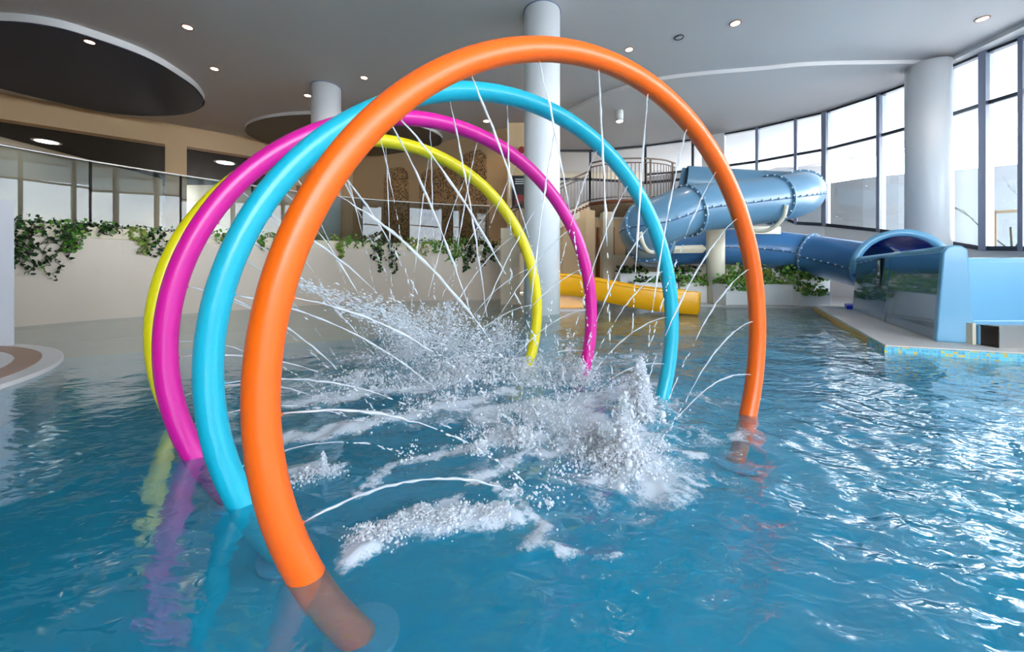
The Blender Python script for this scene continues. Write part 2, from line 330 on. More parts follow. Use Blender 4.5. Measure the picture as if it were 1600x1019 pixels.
# rear ceiling field, dropped by a hand's width behind a curved white fascia
arc = spline([(13.5,11.95), (11.9,11.96), (9.6,12.05), (8.2,12.3), (4.6,13.2), (2.3,15.7), (1.6,19)], 8)
rear = [(p.x, p.y) for p in arc]+[(1.6,25), (16.5,25), (16.5,11.95)]
struct(MB().disc_prism(rear, ZC-.13, ZC-.004).build('trim_1', M_ceil), 'lower rear ceiling field with thin curved edge')
struct(MB().disc_prism(rect(13.5, 17.5, -9.5, 11.95), ZC-.13, ZC-.004).build('trim_2', M_white), 'white ceiling strip along the tall windows')
cl = spline([(-18.5,12.5), (-16.5,10.6), (-14.5,9.8), (-13,9.76), (-12,9.96), (-11.4,10.5), (-10.9,11.4), (-10.85,12.4), (-11.1,13.6), (-12,14.9), (-14,15.8), (-16.5,15.4), (-18.5,12.5)], 8)[:-1]
def sail(poly, nm, lab, drop, ms=None):
    e = empty(nm, (poly[0].x, poly[0].y, ZC), lab, 'ceiling panel')
    n = len(poly); out = MB(); pin = [p+(Vector((sum(q.x for q in poly)/n, sum(q.y for q in poly)/n))-p).normalized()*.06 for p in poly]
    out.add([(p.x, p.y, ZC-drop) for p in poly]+[(p.x, p.y, ZC) for p in poly], [(i, (i+1) % n, n+(i+1) % n, n+i) for i in range(n)], True); out.build('edge_band', M_white, e)
    MB().disc_prism([(p.x, p.y) for p in pin], ZC-drop-.004, ZC-.02).build('soffit', ms or M_cloud, e)
sail(cl, 'ceiling_sail', 'large dark round ceiling sail with pale edge band at far left', .21)
sail([Vector((-8+4.6*math.cos(a), 18.7+2.9*math.sin(a))) for a in np.linspace(0, 2*PI, 60)[:-1]], 'ceiling_sail', 'smaller oval ceiling sail behind the white column on the left', .14, mat('taupe_ceiling_paint', rgb(118,110,100), .7))

# left pool wall with planter trough, curving behind the hoops
LW = resample(spline([(-10.4,5.6), (-9.75,7.1), (-9.1,8.5), (-8.25,9.7), (-7.3,10.8), (-6.0,12.2), (-4.3,13.2), (-2.4,13.95), (-.9,14.25), (-.35,14.5), (-.25,15.0)], 8), .35)
lw_in = offset(LW, .12); lw_in2 = offset(LW, .75)
pw = struct(ribbon(LW, offset(LW, .75), -.34, 1.86).build('wall_left', M_pool_wall), 'curved pale pool wall carrying the ivy planters')
ribbon(offset(LW, -.03), offset(LW, .16), 1.80, 2.04).build('coping', M_tan, pw)
ribbon(offset(LW, .62), offset(LW, .75), 1.82, 2.06).build('trough_back', M_tan, pw)
ribbon(offset(LW, .15), offset(LW, .63), 1.80, 1.97).build('soil', M_soil, pw)
up = [(p.x, p.y) for p in lw_in2]+[(.2,24), (-22,24), (-22,5.6)]
struct(MB().disc_prism(up, 1.9, 2.02).build('floor_upper', M_floor_up), 'upper lounge floor behind the glass balustrade')
# glass balustrade
BL = offset(LW, .66)
bal = empty('glass_balustrade', (BL[0].x, BL[0].y, 2.02), 'curved frameless glass balustrade above the ivy wall with thin handrail', 'railing')
seg = resample(BL, 1.62)
for a, b in zip(seg, seg[1:]):
    d = (b-a); c = (a+b)/2; MB().box((c.x, c.y, 2.80), (d.length-.03, .018, 1.58), math.atan2(d.y, d.x)).build('glass_panel', M_bal, bal)
for p in seg: MB().box((p.x, p.y, 2.80), (.025, .05, 1.6)).build('post', M_dsteel, bal)
MB().tube([(p.x, p.y, 3.60) for p in BL], .026, 8).build('handrail', M_steel, bal)
# white wall end at the far left with the striped island in front
wl = [Vector((-7.0,5.4)), Vector((-7.5,4.2)), Vector((-9.0,3.0)), Vector((-12,2.2)), Vector((-20,2.0))]
struct(ribbon(wl, [Vector((-7.35,5.6)), Vector((-7.9,4.5)), Vector((-9.3,3.4)), Vector((-12.2,2.6)), Vector((-20,2.4))], -.34, 2.08).build('wall_island', M_island), 'white wall end at the far left')
isl = empty('striped_island', (-7.6, 2.4, ZF), 'round striped island ledge at the pool edge below the white wall end', 'ledge')
def rings(c, rs, z0, z1):
    return [(MB(), r) for r in rs]
ic = (-7.62, 2.42)
MB().cyl(ic, 3.12, -.34, .045, 72).build('ledge', M_strW, isl)
def annulus(r0, r1, z0, z1, n=72):
    m = MB(); vs = []
    for k in range(n):
        a = 2*PI*k/n; c, s_ = math.cos(a), math.sin(a)
        vs += [(ic[0]+r0*c, ic[1]+r0*s_, z0), (ic[0]+r1*c, ic[1]+r1*s_, z0), (ic[0]+r1*c, ic[1]+r1*s_, z1), (ic[0]+r0*c, ic[1]+r0*s_, z1)]
    fs = []
    for k in range(n):
        a = 4*k; b = 4*((k+1) % n)
        for q in range(4): fs.append((a+q, a+(q+1) % 4, b+(q+1) % 4, b+q))
    return m.add(vs, fs)
annulus(2.74, 2.95, .04, .052).build('stripe', M_strB, isl)
annulus(2.18, 2.40, .04, .052).build('stripe', M_strB, isl)

# beige lounge walls
def wall_openings(pts, z0, z1, holes, th, name, m, label, rev=M_brown):
    """wall along straight a->b with rectangular holes (s0, s1, zb, zt)"""
    a, b = Vector(pts[0]), Vector(pts[1]); L = (b-a).length; rz = math.atan2(b.y-a.y, b.x-a.x); d = (b-a)/L; nrm = Vector((-d.y, d.x))
    mb = MB(); s_ = 0
    def bx(s0, s1, q0, q1):
        if s1-s0 < .01 or q1-q0 < .01: return
        c = a+d*(s0+s1)/2+nrm*th/2; mb.box((c.x, c.y, (q0+q1)/2), (s1-s0, th, q1-q0), rz)
    for h in sorted(holes):
        bx(s_, h[0], z0, z1); bx(h[0], h[1], z0, h[2]); bx(h[0], h[1], h[3], z1); s_ = h[1]
    bx(s_, L, z0, z1)
    return struct(mb.build(name, m), label)
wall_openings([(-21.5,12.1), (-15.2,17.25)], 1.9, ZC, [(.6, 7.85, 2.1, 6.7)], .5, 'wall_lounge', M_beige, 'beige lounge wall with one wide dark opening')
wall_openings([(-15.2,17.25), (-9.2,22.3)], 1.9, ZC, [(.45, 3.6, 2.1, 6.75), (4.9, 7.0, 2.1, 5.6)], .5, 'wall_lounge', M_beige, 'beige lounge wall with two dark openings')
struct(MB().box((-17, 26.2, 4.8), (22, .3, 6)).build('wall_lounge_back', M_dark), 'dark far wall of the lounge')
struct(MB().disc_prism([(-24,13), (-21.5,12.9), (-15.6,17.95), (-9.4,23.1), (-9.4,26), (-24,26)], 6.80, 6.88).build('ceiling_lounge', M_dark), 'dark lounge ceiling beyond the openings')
bw = [(-9.3,22.3), (-5.6,20.8), (-1.3,18.3), (1.2,16.9)]
BW = [Vector(p) for p in bw]; struct(ribbon(BW, offset(BW, .3), 1.9, ZC).build('wall_back', M_beige), 'warm beige back wall with dotted mosaic panels')
def arch_panel(s_, wdt, z0, z1, lab):
    L = [0]
    for a, b in zip(BW, BW[1:]): L.append(L[-1]+(b-a).length)
    j = max(i for i in range(len(L)-1) if L[i] <= s_); a, b = BW[j], BW[j+1]; d = (b-a).normalized(); c = a+d*(s_-L[j]); nr = Vector((d.y, -d.x))
    prof = [(-wdt/2, z0), (wdt/2, z0), (wdt/2, z1-.5)]+[(wdt/2-.5+.5*math.cos(t), z1-.5+.5*math.sin(t)) for t in np.linspace(0, PI/2, 6)]+[(-wdt/2+.5+.5*math.cos(t), z1-.5+.5*math.sin(t)) for t in np.linspace(PI/2, PI, 6)]
    mb = MB(); n = len(prof); c3 = lambda u, z, o: (c.x+d.x*u+nr.x*o, c.y+d.y*u+nr.y*o, z)
    mb.add([c3(u, z, .10) for u, z in prof]+[c3(u, z, -.02) for u, z in prof], [tuple(range(n)), tuple(range(2*n-1, n-1, -1))]+[(i, n+i, n+(i+1) % n, (i+1) % n) for i in range(n)])
    tag(mb.build('mosaic_panel', M_dots), lab, 'wall panel')
arch_panel(3.2, 1.6, 2.0, 6.7, 'rounded brown dotted mosaic panel, leftmost on the beige back wall')
arch_panel(6.1, 2.5, 2.0, 6.3, 'rounded dotted mosaic panel in the middle of the beige back wall')
arch_panel(8.35, 1.5, 2.0, 6.85, 'tall rounded dotted mosaic panel nearest the central column')

# columns
def column(x, y, r, z0, z1, lab):
    e = empty('column', (x, y, z0), lab, 'column'); MB().cyl((x, y), r, z0, z1, 48).build('shaft', M_col, e)
    (MB().cyl((x, y), r+.02, z1-.03, z1+.0, 48).build('collar', M_frame2, e) if x < 5 else None)
column(.76, 9.75, .455, ZF, ZC, 'thick round white column standing in the pool behind the hoops')
column(-6.65, 13.75, .49, 1.9, ZC, 'round white column on the upper floor behind the left side of the hoops')
column(13.05, 12.05, .52, .0, ZC-.13, 'round white column between the window bays behind the slide exit')

# ---------------------------------------------------------------- window wall: curved, sill steps down to the right
WT = 7.50; TR = 6.0
wpts = [(1.0,20.5), (4.2,20.6), (6.9,19.85), (8.9,18.9), (9.95,18.15), (11.1,17.35), (12.05,16.3), (12.75,15.6), (13.45,14.0), (13.7,13.1), (13.85,12.2), (13.95,11.3), (14.1,10.55), (14.2,9.6)]
sill = [5.95, 5.95, 5.6, 5.6, 4.4, 4.0, 3.1, 2.95, 2.55, 2.3, 2.0, 1.75, 1.7, 1.6]
near = [(13.2,8.3), (11.9,6.9), (10.9,5.4), (10.2,3.6), (9.9,1.6), (9.8,-.4), (9.8,-2.4), (9.7,-4.4), (9.5,-6.4), (9.2,-8.6)]
wpts += near; sill += [1.5]*len(near)
WP = [Vector(p) for p in wpts]
labs = ['far strip window beside the central column', 'far strip window above the spiral stair']
for i, (a, b) in enumerate(zip(WP, WP[1:])):
    d = b-a; L = d.length; rz = math.atan2(d.y, d.x); c = (a+b)/2; n_ = Vector((d.y, -d.x)).normalized()*-1  # outward
    w0, w1 = sill[i], sill[i+1]
    e = empty('window_%d' % (i+1), (a.x, a.y, min(w0, w1)), 'tall dark-framed window bay %s' % ('of the far strip' if i < 5 else 'of the right-hand window wall')); e['kind'] = 'structure'
    fr = MB()
    def bar(z0a, z1a, z0b, z1b, th):
        o = Vector((-d.y, d.x)).normalized()*th/2
        vs = [(a.x-o.x, a.y-o.y, z0a), (a.x+o.x, a.y+o.y, z0a), (a.x+o.x, a.y+o.y, z1a), (a.x-o.x, a.y-o.y, z1a), (b.x-o.x, b.y-o.y, z0b), (b.x+o.x, b.y+o.y, z0b), (b.x+o.x, b.y+o.y, z1b), (b.x-o.x, b.y-o.y, z1b)]
        return vs, [(0,1,2,3), (4,7,6,5), (0,4,5,1), (3,2,6,7), (0,3,7,4), (1,5,6,2)]
    MB().add(*bar(w0-.08, w0+.05, w1-.08, w1+.05, .28)).build('sill', M_frame, e)
    MB().add(*bar(WT-.06, WT+.10, WT-.06, WT+.10, .2)).build('head', M_frame, e)
    if w0 < TR-.3: MB().add(*bar(TR-.05, TR+.05, TR-.05, TR+.05, .12)).build('transom', M_frame, e)
    big = i in (7, 9, 11) or i >= 13
    MB().box((a.x, a.y, (w0+WT)/2-.02), (.10 if not big else .16, .34 if i > 4 else .16, WT-w0+.1), math.atan2(a.y*0+d.y, d.x)).build('mullion', M_frame2 if i > 4 else M_frame, e)
    gz = [(w0+.05, TR-.05, w1+.05, TR-.05), (TR+.05, WT-.06, TR+.05, WT-.06)] if w0 < TR-.3 else [(w0+.05, WT-.06, w1+.05, WT-.06)]
    for g in gz: MB().add(*bar(g[0], g[1], g[2], g[3], .012)).build('pane', M_pane, e)
WPi = WP; ot = offset(WP, .25)
struct(ribbon(offset(WP, -.10), ot, [ZF]*len(WP), [s_-.08 for s_ in sill]).build('wall_right', M_white), 'white wall below the sloping window sills')
struct(ribbon(offset(WP, -.10), ot, [WT+.08]*len(WP), [ZC]*len(WP)).build('trim_3', M_white), 'white band above the windows')
# white pier between the far strip and the right bays
p = at(1117, 300, 18.3); struct(MB().box((p.x, p.y+.1, 4.0), (.95, .5, 7.4), R(-38)).build('wall_pier', M_white), 'white pier between the strip window and the right-hand bays')

# walls that close the hall behind the camera
struct(MB().box((-22, 4, 3.8), (.3, 40, 8.4)).build('wall_far_left', M_tan), 'plain side wall of the hall')
struct(MB().box((-6.5, 25.9, 3.8), (31, .3, 8.4)).build('wall_rear', M_tan), 'plain rear wall of the hall')
bk = [(1,-9.0), (5,-9.0), (9,-9.0)]
struct(MB().box((-6.4, -9.0, .55), (31.5, .3, 1.8)).build('wall_front', M_tan), 'low wall under the windows behind the pool')
struct(MB().box((-10.6, -9.0, 4.5), (23.2, .3, 6.4)).build('wall_front', M_tan), 'plain wall part beside the windows behind the pool')
for i, (a, b) in enumerate(zip(bk, bk[1:])):
    e = empty('window_%d' % (40+i), (a[0], a[1], 1.5), 'tall window bay in the wall facing the hoops'); e['kind'] = 'structure'
    cx = (a[0]+b[0])/2
    MB().box((cx, -9, 1.5), (4, .28, .1)).build('sill', M_frame, e); MB().box((cx, -9, 7.5), (4, .28, .3)).build('head', M_frame, e)
    MB().box((cx, -9, 5.6), (4, .14, .1)).build('transom', M_frame, e); MB().box((a[0], -9, 4.5), (.16, .3, 6)).build('mullion', M_frame, e)
    MB().box((cx, -9, 3.55), (3.84, .012, 4.0)).build('pane', M_pane, e); MB().box((cx, -9, 6.5), (3.84, .012, 1.7)).build('pane', M_pane, e)
# ---------------------------------------------------------------- outside
struct(MB().box((0, 5, -.5), (160, 160, .1)).build('ground', M_ground), 'pale ground outside the windows')
tw = spline([(20.8,15.4), (19.0,16.6), (16.8,17.6), (15.6,19.2), (13.6,21.5), (10,24.5)], 4)
struct(ribbon(tw, offset(tw, -.3) if False else offset(tw, .3), -.4, 5.35).build('wall_outside', M_conc), 'pale concrete wall outside the windows')
fe = empty('glass_fence', (20.8, 15.4, 5.35), 'thin rail fence along the top of the outside concrete wall', 'fence')
MB().tube([(p.x, p.y, 6.45) for p in tw], .02, 6).build('rail', M_frame2, fe)
for p in tw[::2]: MB().box((p.x, p.y, 5.9), (.03, .03, 1.1)).build('post', M_frame2, fe)
tag(MB().add([(3,27,5.5), (20,24,5.5), (20,24,8.2), (3,27,12.0), (3,34,5.5), (20,32,5.5), (20,32,8.2), (3,34,12)], [(0,1,2,3), (7,6,5,4), (3,2,6,7), (0,3,7,4), (1,5,6,2), (0,4,5,1)]).build('sloping_roof', M_conc), 'pale building with a sloping roofline beyond the strip windows', 'building')
st = empty('staked_sapling', (17.4, 13.4, -.4), 'bare sapling tied to a wooden stake frame outside the right window', 'tree')
for q in (-.45, .45): MB().box((17.4+q*.6, 13.4-q*.5, 1.4), (.09, .09, 3.6), .6).build('stake', M_wood, st)
MB().box((17.4, 13.4, 3.15), (1.25, .06, .10), -.69).build('crossbar', M_wood, st)
tr = MB()
def branch(p, d, L, r, k):
    q = p+d*L; tr.tube([p, (p+q)/2+Vector((random.uniform(-1,1), random.uniform(-1,1), 0))*L*.06, q], [r, r*.8, r*.55], 5)
    if k > 0:
        for _ in range(3):
            v = (d+Vector((random.uniform(-1,1), random.uniform(-1,1), random.uniform(-.1,.8)))*.75).normalized(); branch(p+d*L*random.uniform(.5, 1), v, L*.62, r*.5, k-1)
branch(Vector((17.4,13.4,-.4)), Vector((0,0,1)), 3.0, .05, 4); tr.build('branches', M_stem, st)
of = empty('terrace_railing', (13, -2, -.4), 'dark bar railing on the terrace outside the near windows', 'fence')
fb = MB()
for y in np.arange(-9, 6.2, .13): fb.box((13.2, y, 2.9), (.02, .03, 1.5))
stuff(fb.build('bars', M_black, of)); MB().box((13.2, -1.4, 3.7), (.06, 15.4, .06)).build('top_rail', M_black, of); MB().box((13.2, -1.4, 2.1), (.06, 15.4, .06)).build('bottom_rail', M_black, of)
struct(MB().box((13.4, -1.4, .8), (.8, 15.6, 2.6)).build('wall_terrace', M_conc), 'low terrace wall outside')

# ---------------------------------------------------------------- deck and right terrace
struct(MB().disc_prism([(.6,14.2), (3.4,12.6), (5.3,11.62), (8.2,10.95), (9.6,10.7), (13.6,9.4), (14,20.5), (.6,20.7)], ZF, .06).build('floor_deck', M_deck), 'pale deck along the rear pool edge')
tp = [(4.95,5.1), (8.45,10.75), (13.9,9.9), (13.2,8.3), (11.9,6.9), (10.9,5.4), (10.2,3.6), (9.6,3.3), (6.3,4.55)]
ter = struct(MB().disc_prism(tp, ZF, .085).build('floor_terrace', M_mosaic), 'raised slide terrace edged with blue and yellow mosaic')
MB().disc_prism([(4.98,5.12), (8.45,10.72), (13.8,9.9), (13.1,8.3), (11.8,6.9), (10.8,5.4), (10.1,3.7), (6.3,4.6)], .083, .10).build('coping', M_deck, ter)

MB().disc_prism([(5.42,5.82), (8.46,10.73), (8.42,10.75), (5.40,5.83)], -.3, .08).build('kerb_reflection', mat('ochre_reflection', rgb(222,176,70), .35, noise_amt=.12, nscale=9), ter)  # yellow reflection on the left kerb face, painted as an ochre strip
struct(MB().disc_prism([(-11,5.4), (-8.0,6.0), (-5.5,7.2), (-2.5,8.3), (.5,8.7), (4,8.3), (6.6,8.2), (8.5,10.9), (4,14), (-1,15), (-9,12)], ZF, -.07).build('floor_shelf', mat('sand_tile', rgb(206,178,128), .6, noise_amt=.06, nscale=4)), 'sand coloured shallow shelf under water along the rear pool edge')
# ---------------------------------------------------------------- blue tube slide
def circ(c, ax, r, n=36):
    ax = ax.normalized(); a = ax.cross(Vector((0,0,1))).normalized(); b = ax.cross(a)
    return [c+(a*math.cos(2*PI*k/n)+b*math.sin(2*PI*k/n))*r for k in range(n)]
ts = empty('tube_slide', (5.8, 12.2, 0), 'blue enclosed tube slide winding from the stair tower down to the pool', 'water slide')
U0 = [at(1010,352,9.6), at(1075,330,9.9), at(1140,320,10.2), at(1205,312,10.45), at(1255,305,10.9)]
upc = [at(1020,380,11.2), at(1006,362,10.3), at(1020,351,9.75)]+[at(1075,329,9.9), at(1140,320,10.2), at(1205,312,10.5), at(1240,306,10.9), at(1250,301,11.7), at(1232,298,12.7), at(1190,295,13.4), at(1120,290,13.9), at(1070,286,14.2)]
upp = spline(upc, 10)
RT = .62
def slide_tube(path, r, m, nm='tube_section'):
    MB().tube(path, r, 40, cap=False).build(nm, m, ts)
cut1, cut2 = 30, 50
slide_tube(upp[:31], RT, M_slide); slide_tube(upp[30:51], RT, M_slide); slide_tube(upp[50:], RT, M_slide)
def flange(c, ax, r, m=M_slide):
    ax = ax.normalized(); MB().tube([c-ax*.028, c+ax*.028], r+.065, 40).build('flange', m, ts)
    bb = MB()
    for p in circ(c-ax*.034, ax, r+.038, 20): bb.ball(p, .028)
    for p in circ(c+ax*.034, ax, r+.038, 20): bb.ball(p, .028)
    stuff(bb.build('bolts', M_bolt, ts))
for k in (30, 50, 17, 72): flange(upp[k], upp[min(k+1, len(upp)-1)]-upp[k-1], RT)
# seam with bolts along the flank facing the pool
def seam(path, r, sgn=1, dz=-.06):
    mb = MB(); bb = MB(); pts = []
    for i in range(len(path)):
        t = (path[min(i+1, len(path)-1)]-path[max(i-1, 0)]).normalized(); sd = t.cross(Vector((0,0,1))).normalized()
        pts.append(path[i]+sd*r*sgn+Vector((0,0,dz)))
    mb.tube(pts, .016, 6); mb.build('seam', M_seam, ts)
    for p in resample(pts, .25): bb.ball(p+Vector((0,-.012,.022)), .032)
    stuff(bb.build('bolts', M_bolt, ts))
seam(upp[12:], RT)
# second loop top behind
# lower run to the exit
lwc = [at(1035,392,13.8), at(1075,386,13.7), at(1140,386,13.3), at(1205,390,12.8), at(1265,398,12.2), at(1330,410,10.9), at(1365,418,10.2)]
lwp = spline(lwc, 8)
slide_tube(lwp[:33], RT, M_slide2); slide_tube(lwp[32:], RT+.0, M_slide2)
for k in (14, 32): flange(lwp[k], lwp[k+1]-lwp[k-1], RT, M_slide)
seam(lwp, RT, 1, -.05)
# link bend at the left between upper and lower run
bend = spline([at(1020,380,11.2), at(1014,386,12.2), at(1018,390,13.2), at(1035,392,13.8)], 8); slide_tube(bend, RT, M_slide2); flange(upp[4], upp[5]-upp[3], RT, M_slide2)
# start box of the slide at the tower
MB().add([at(1066,262,14.0), at(1170,268,14.0), at(1170,303,14.0), at(1058,300,14.0), at(1066,262,15.4), at(1170,268,15.4), at(1170,303,15.4), at(1058,300,15.4)], [(0,3,2,1), (4,5,6,7), (0,1,5,4), (3,7,6,2), (0,4,7,3), (1,2,6,5)]).build('start_trough', M_slide, ts, .03)
# exit hood
ex_c = Vector((9.42, 9.35, 1.14)); ed = Vector((-.45, -.89, 0)).normalized(); es = Vector((.89, -.45, 0))
def hood(r0, r1, y0, y1):
    vs = []; A = np.linspace(-.15, PI+.15, 30)
    for (r, yy) in ((r0, y0), (r1, y0), (r1, y1), (r0, y1)):
        vs += [ex_c+es*r*math.cos(a)+Vector((0,0,1))*r*math.sin(a)+ed*yy for a in A]
    n = 30; fs = []
    for q in range(4):
        for k in range(n-1): fs.append((q*n+k, q*n+k+1, ((q+1) % 4)*n+k+1, ((q+1) % 4)*n+k))
    fs += [(0, n, 2*n, 3*n), (n-1, 4*n-1, 3*n-1, 2*n-1)]
    return MB().add(vs, fs, True)
hood(.78, .94, 0, .12).build('hood_rim', M_light, ts)
hood(.60, .90, -1.0, .02).build('hood', M_inside, ts) if False else None
hb = MB(); A = np.linspace(0, 2*PI, 33)[:-1]
for rr, yy in ((.82, .02), (.60, -1.1)): hb.v += [tuple(ex_c+es*rr*math.cos(a)+Vector((0,0,1))*rr*math.sin(a)+ed*yy) for a in A]
hb.f = [(k, (k+1) % 32, 32+(k+1) % 32, 32+k) for k in range(32)]; hb.smooth = [True]*32; hb.build('hood_throat', M_inside, ts)
hb = MB()
for rr, yy in ((.92, .0), (.66, -1.1)): hb.v += [tuple(ex_c+es*rr*math.cos(a)+Vector((0,0,1))*rr*math.sin(a)+ed*yy) for a in A]
hb.f = [(k, (k+1) % 32, 32+(k+1) % 32, 32+k) for k in range(32)]; hb.smooth = [True]*32; hb.build('hood_shell', M_slide, ts)
# support post with cream arms under the upper tube
sp = empty('slide_support', (5.5, 11.6, .06), 'cream steel post with arms carrying the blue tube slide', 'support post')
pc = at(1118, 400, 12.2)
MB().cyl((pc.x, pc.y), .27, .06, 2.62, 32).build('post', M_cream, sp)
a0 = at(1098,389,12.2); a1 = at(1012,391,10.6); MB().tube([a0, a1], [.13, .09], 4, smooth=False).build('arm', M_cream, sp)
MB().tube([at(1040,386,11.0), at(1078,362,10.9)], .04, 8).build('strut', M_steel, sp)
MB().box(at(1190,360,11.2), (1.1, .18, .22), R(8)).build('arm', M_cream, sp)
cr_ = [at(1210,325,10.3)+Vector((0,-.45,0)), at(1208,342,10.3)+Vector((0,-.35,-.05)), at(1195,356,10.3)+Vector((0,-.1,-.08)), at(1170,360,10.4)]
MB().tube(spline(cr_, 6), .05, 8).build('cradle', M_cream, sp)
cr_ = [at(992,365,9.6)+Vector((0,-.4,0)), at(998,378,9.6)+Vector((0,-.35,-.1)), at(1015,388,9.8)+Vector((0,-.1,-.1)), at(1040,390,10.6)]
MB().tube(spline(cr_, 6), .05, 8).build('cradle', M_cream, sp)

# run-out trough on the terrace
rt = empty('slide_runout', (6.0, 5.45, .1), 'glossy blue run-out trough of the slide on the terrace', 'water slide')
q0 = Vector((5.98, 5.42, 0)); q1 = Vector((8.42, 9.5, 0)); dv = (q1-q0).normalized(); nv = Vector((dv.y, -dv.x, 0))
def slab(a, b, nrm, t0, t1, z0, z1a, z1b, sl=0.0):
    return [a, b], [tuple(a+nrm*0+Vector((0,0,z0))), tuple(b+Vector((0,0,z0))), tuple(b+nrm*sl+Vector((0,0,z1b))), tuple(a+nrm*sl+Vector((0,0,z1a))),
                    tuple(a+nrm*t0+Vector((0,0,z0))), tuple(b+nrm*t0+Vector((0,0,z0))), tuple(b+nrm*t1+Vector((0,0,z1b))), tuple(a+nrm*t1+Vector((0,0,z1a)))], \
           [(0,1,2,3), (7,6,5,4), (3,2,6,7), (0,4,5,1), (0,3,7,4), (1,5,6,2)]
mid = q0.lerp(q1, .47)
g = .012
_, v_, f_ = slab(q0, mid-dv*g, nv, .30, .24, .10, 1.36, 1.36, .07); MB().add(v_, f_).build('side_panel', M_panel, rt, .02)
_, v_, f_ = slab(mid+dv*g, q1, nv, .30, .24, .10, 1.36, 1.34, .07); MB().add(v_, f_).build('side_panel', M_panel, rt, .02)
MB().tube([q0+nv*.15+Vector((0,0,1.36)), q1+nv*.15+Vector((0,0,1.34))], .085, 12).build('top_rail', M_light, rt)
pr = [(-.02,.10), (.36,.10), (.34,.6), (.29,1.36), (.24,1.43), (.16,1.445), (.09,1.42), (.05,1.34)]
ec = MB(); n = len(pr); e0 = q0-dv*.02; ec.add([e0-dv*.05+nv*u+Vector((0,0,z)) for u, z in pr]+[e0+dv*.06+nv*u+Vector((0,0,z)) for u, z in pr], [tuple(range(n)), tuple(range(2*n-1, n-1, -1))]+[(i, n+i, n+(i+1) % n, (i+1) % n) for i in range(n)])
ec.build('end_cap', M_light, rt, .02)
x0 = q0+nv*.3
fw = MB(); y0_ = 5.22
fw.add([(x0.x, y0_, .40), (9.6, y0_, .40), (9.6, y0_+.05, 1.20), (x0.x, y0_+.05, 1.20), (x0.x, y0_+.1, 1.27), (9.6, y0_+.1, 1.27), (9.6, y0_+.2, 1.27), (x0.x, y0_+.2, 1.27), (x0.x, y0_+.2, .1), (9.6, y0_+.2, .1), (x0.x, y0_-.1, .36), (9.6, y0_-.1, .36), (x0.x, y0_-.1, .1), (9.6, y0_-.1, .1)],
       [(0,1,2,3), (3,2,5,4), (4,5,6,7), (7,6,9,8), (10,11,1,0), (12,13,11,10), (8,9,13,12), (0,3,4,7,8,12,10), (1,11,13,9,6,5,2)])
fw.build('end_wall', M_light, rt, .015)
MB().add([(6.4,5.5,.30), (9.6,5.5,.30), (11.2,8.6,.30), (8.7,9.6,.30), (6.4,5.5,.11), (9.6,5.5,.11), (11.2,8.6,.11), (8.7,9.6,.11)], [(0,1,2,3), (7,6,5,4), (0,4,5,1), (1,5,6,2), (2,6,7,3), (3,7,4,0)]).build('trough_floor', M_inside, rt)
fr_ = Vector((11.0, 9.0, 0)); _, v_, f_ = slab(Vector((9.7,5.5,0)), fr_, nv, .25, .2, .1, 1.36, 1.34, .05); MB().add(v_, f_).build('side_panel', M_slide2, rt, .02)
sg = empty('safety_sign', tuple(q0.lerp(q1, .58)+Vector((0,0,.8))), 'black and white rules sign on the glossy blue slide panel', 'sign')
c = q0.lerp(q1, .585)-nv*.012; rz = math.atan2(dv.y, dv.x)
def tilt(z): return nv*(.07*(z-.1)/1.26)
def plate(s_, z, wd, ht, m, nm, off):
    cc = c+dv*s_+tilt(z)-nv*off; MB().box((cc.x, cc.y, z), (wd, .008, ht), rz).build(nm, m, sg)
plate(0, 1.03, .26, .62, M_black, 'board', 0); plate(.0, 1.14, .13, .30, M_paper, 'pictogram', .008); plate(-.0, 1.12, .05, .12, M_black, 'figure', .014); plate(.02, 1.2, .035, .035, M_black, 'figure', .014)
for k in range(3): plate(.0, .90-.05*k, .16, .02, M_paper, 'text_line', .008)
plate(.0, .80, .18, .012, M_black, 'text_line', .012)
# steel overflow gutter
gt = empty('steel_gutter', (6.2, 4.95, .1), 'brushed steel overflow gutter box below the slide end wall', 'gutter')
MB().box((7.9, 4.93, .235), (3.3, .02, .27)).build('front_plate', M_steel, gt); MB().box((6.26, 5.08, .235), (.02, .30, .27)).build('end_plate', M_dsteel, gt)
MB().box((7.9, 5.0, .375), (3.3, .14, .015)).build('lip', M_steel, gt); MB().box((6.2, 5.2, .235), (.05, .1, .30)).build('bracket', M_cream, gt)
tag(MB().disc_prism([(8.5,9.75), (9.0,9.5), (10.2,9.9), (9.0,10.4)], .10, .20).build('foam_mat', mat('blue_mat', rgb(10,40,190), .4), bevel=.02), 'bright blue mat on the deck beside the small planter', 'mat')

# ---------------------------------------------------------------- yellow family slide
ys_ = empty('yellow_slide', (1.3, 10.2, .0), 'small bright yellow open slide ending in the pool behind the hoops', 'water slide')
cl_ = spline([(.9,10.5,.68), (1.7,10.4,.63), (2.5,10.2,.49), (3.3,10.0,.34), (4.0,9.85,.26), (4.6,9.75,.23)], 7)
prof = [(-.50,.32), (-.56,.30), (-.52,-.05), (-.36,-.22), (.36,-.22), (.52,-.05), (.56,.30), (.50,.32), (.42,-.02), (.30,-.12), (-.30,-.12), (-.42,-.02)]
mb = MB(); n = len(prof)
for i, p in enumerate(cl_):
    t = (cl_[min(i+1, len(cl_)-1)]-cl_[max(i-1, 0)]); t.z = 0; t.normalize(); sd = Vector((t.y, -t.x, 0)); s_ = 1+.12*max(0, i/len(cl_)-.6)
    mb.v += [tuple(p+sd*u*s_+Vector((0,0,z*s_))) for u, z in prof]
N = len(cl_)
for i in range(N-1):
    for k in range(n): mb.f.append((i*n+k, i*n+(k+1) % n, (i+1)*n+(k+1) % n, (i+1)*n+k))
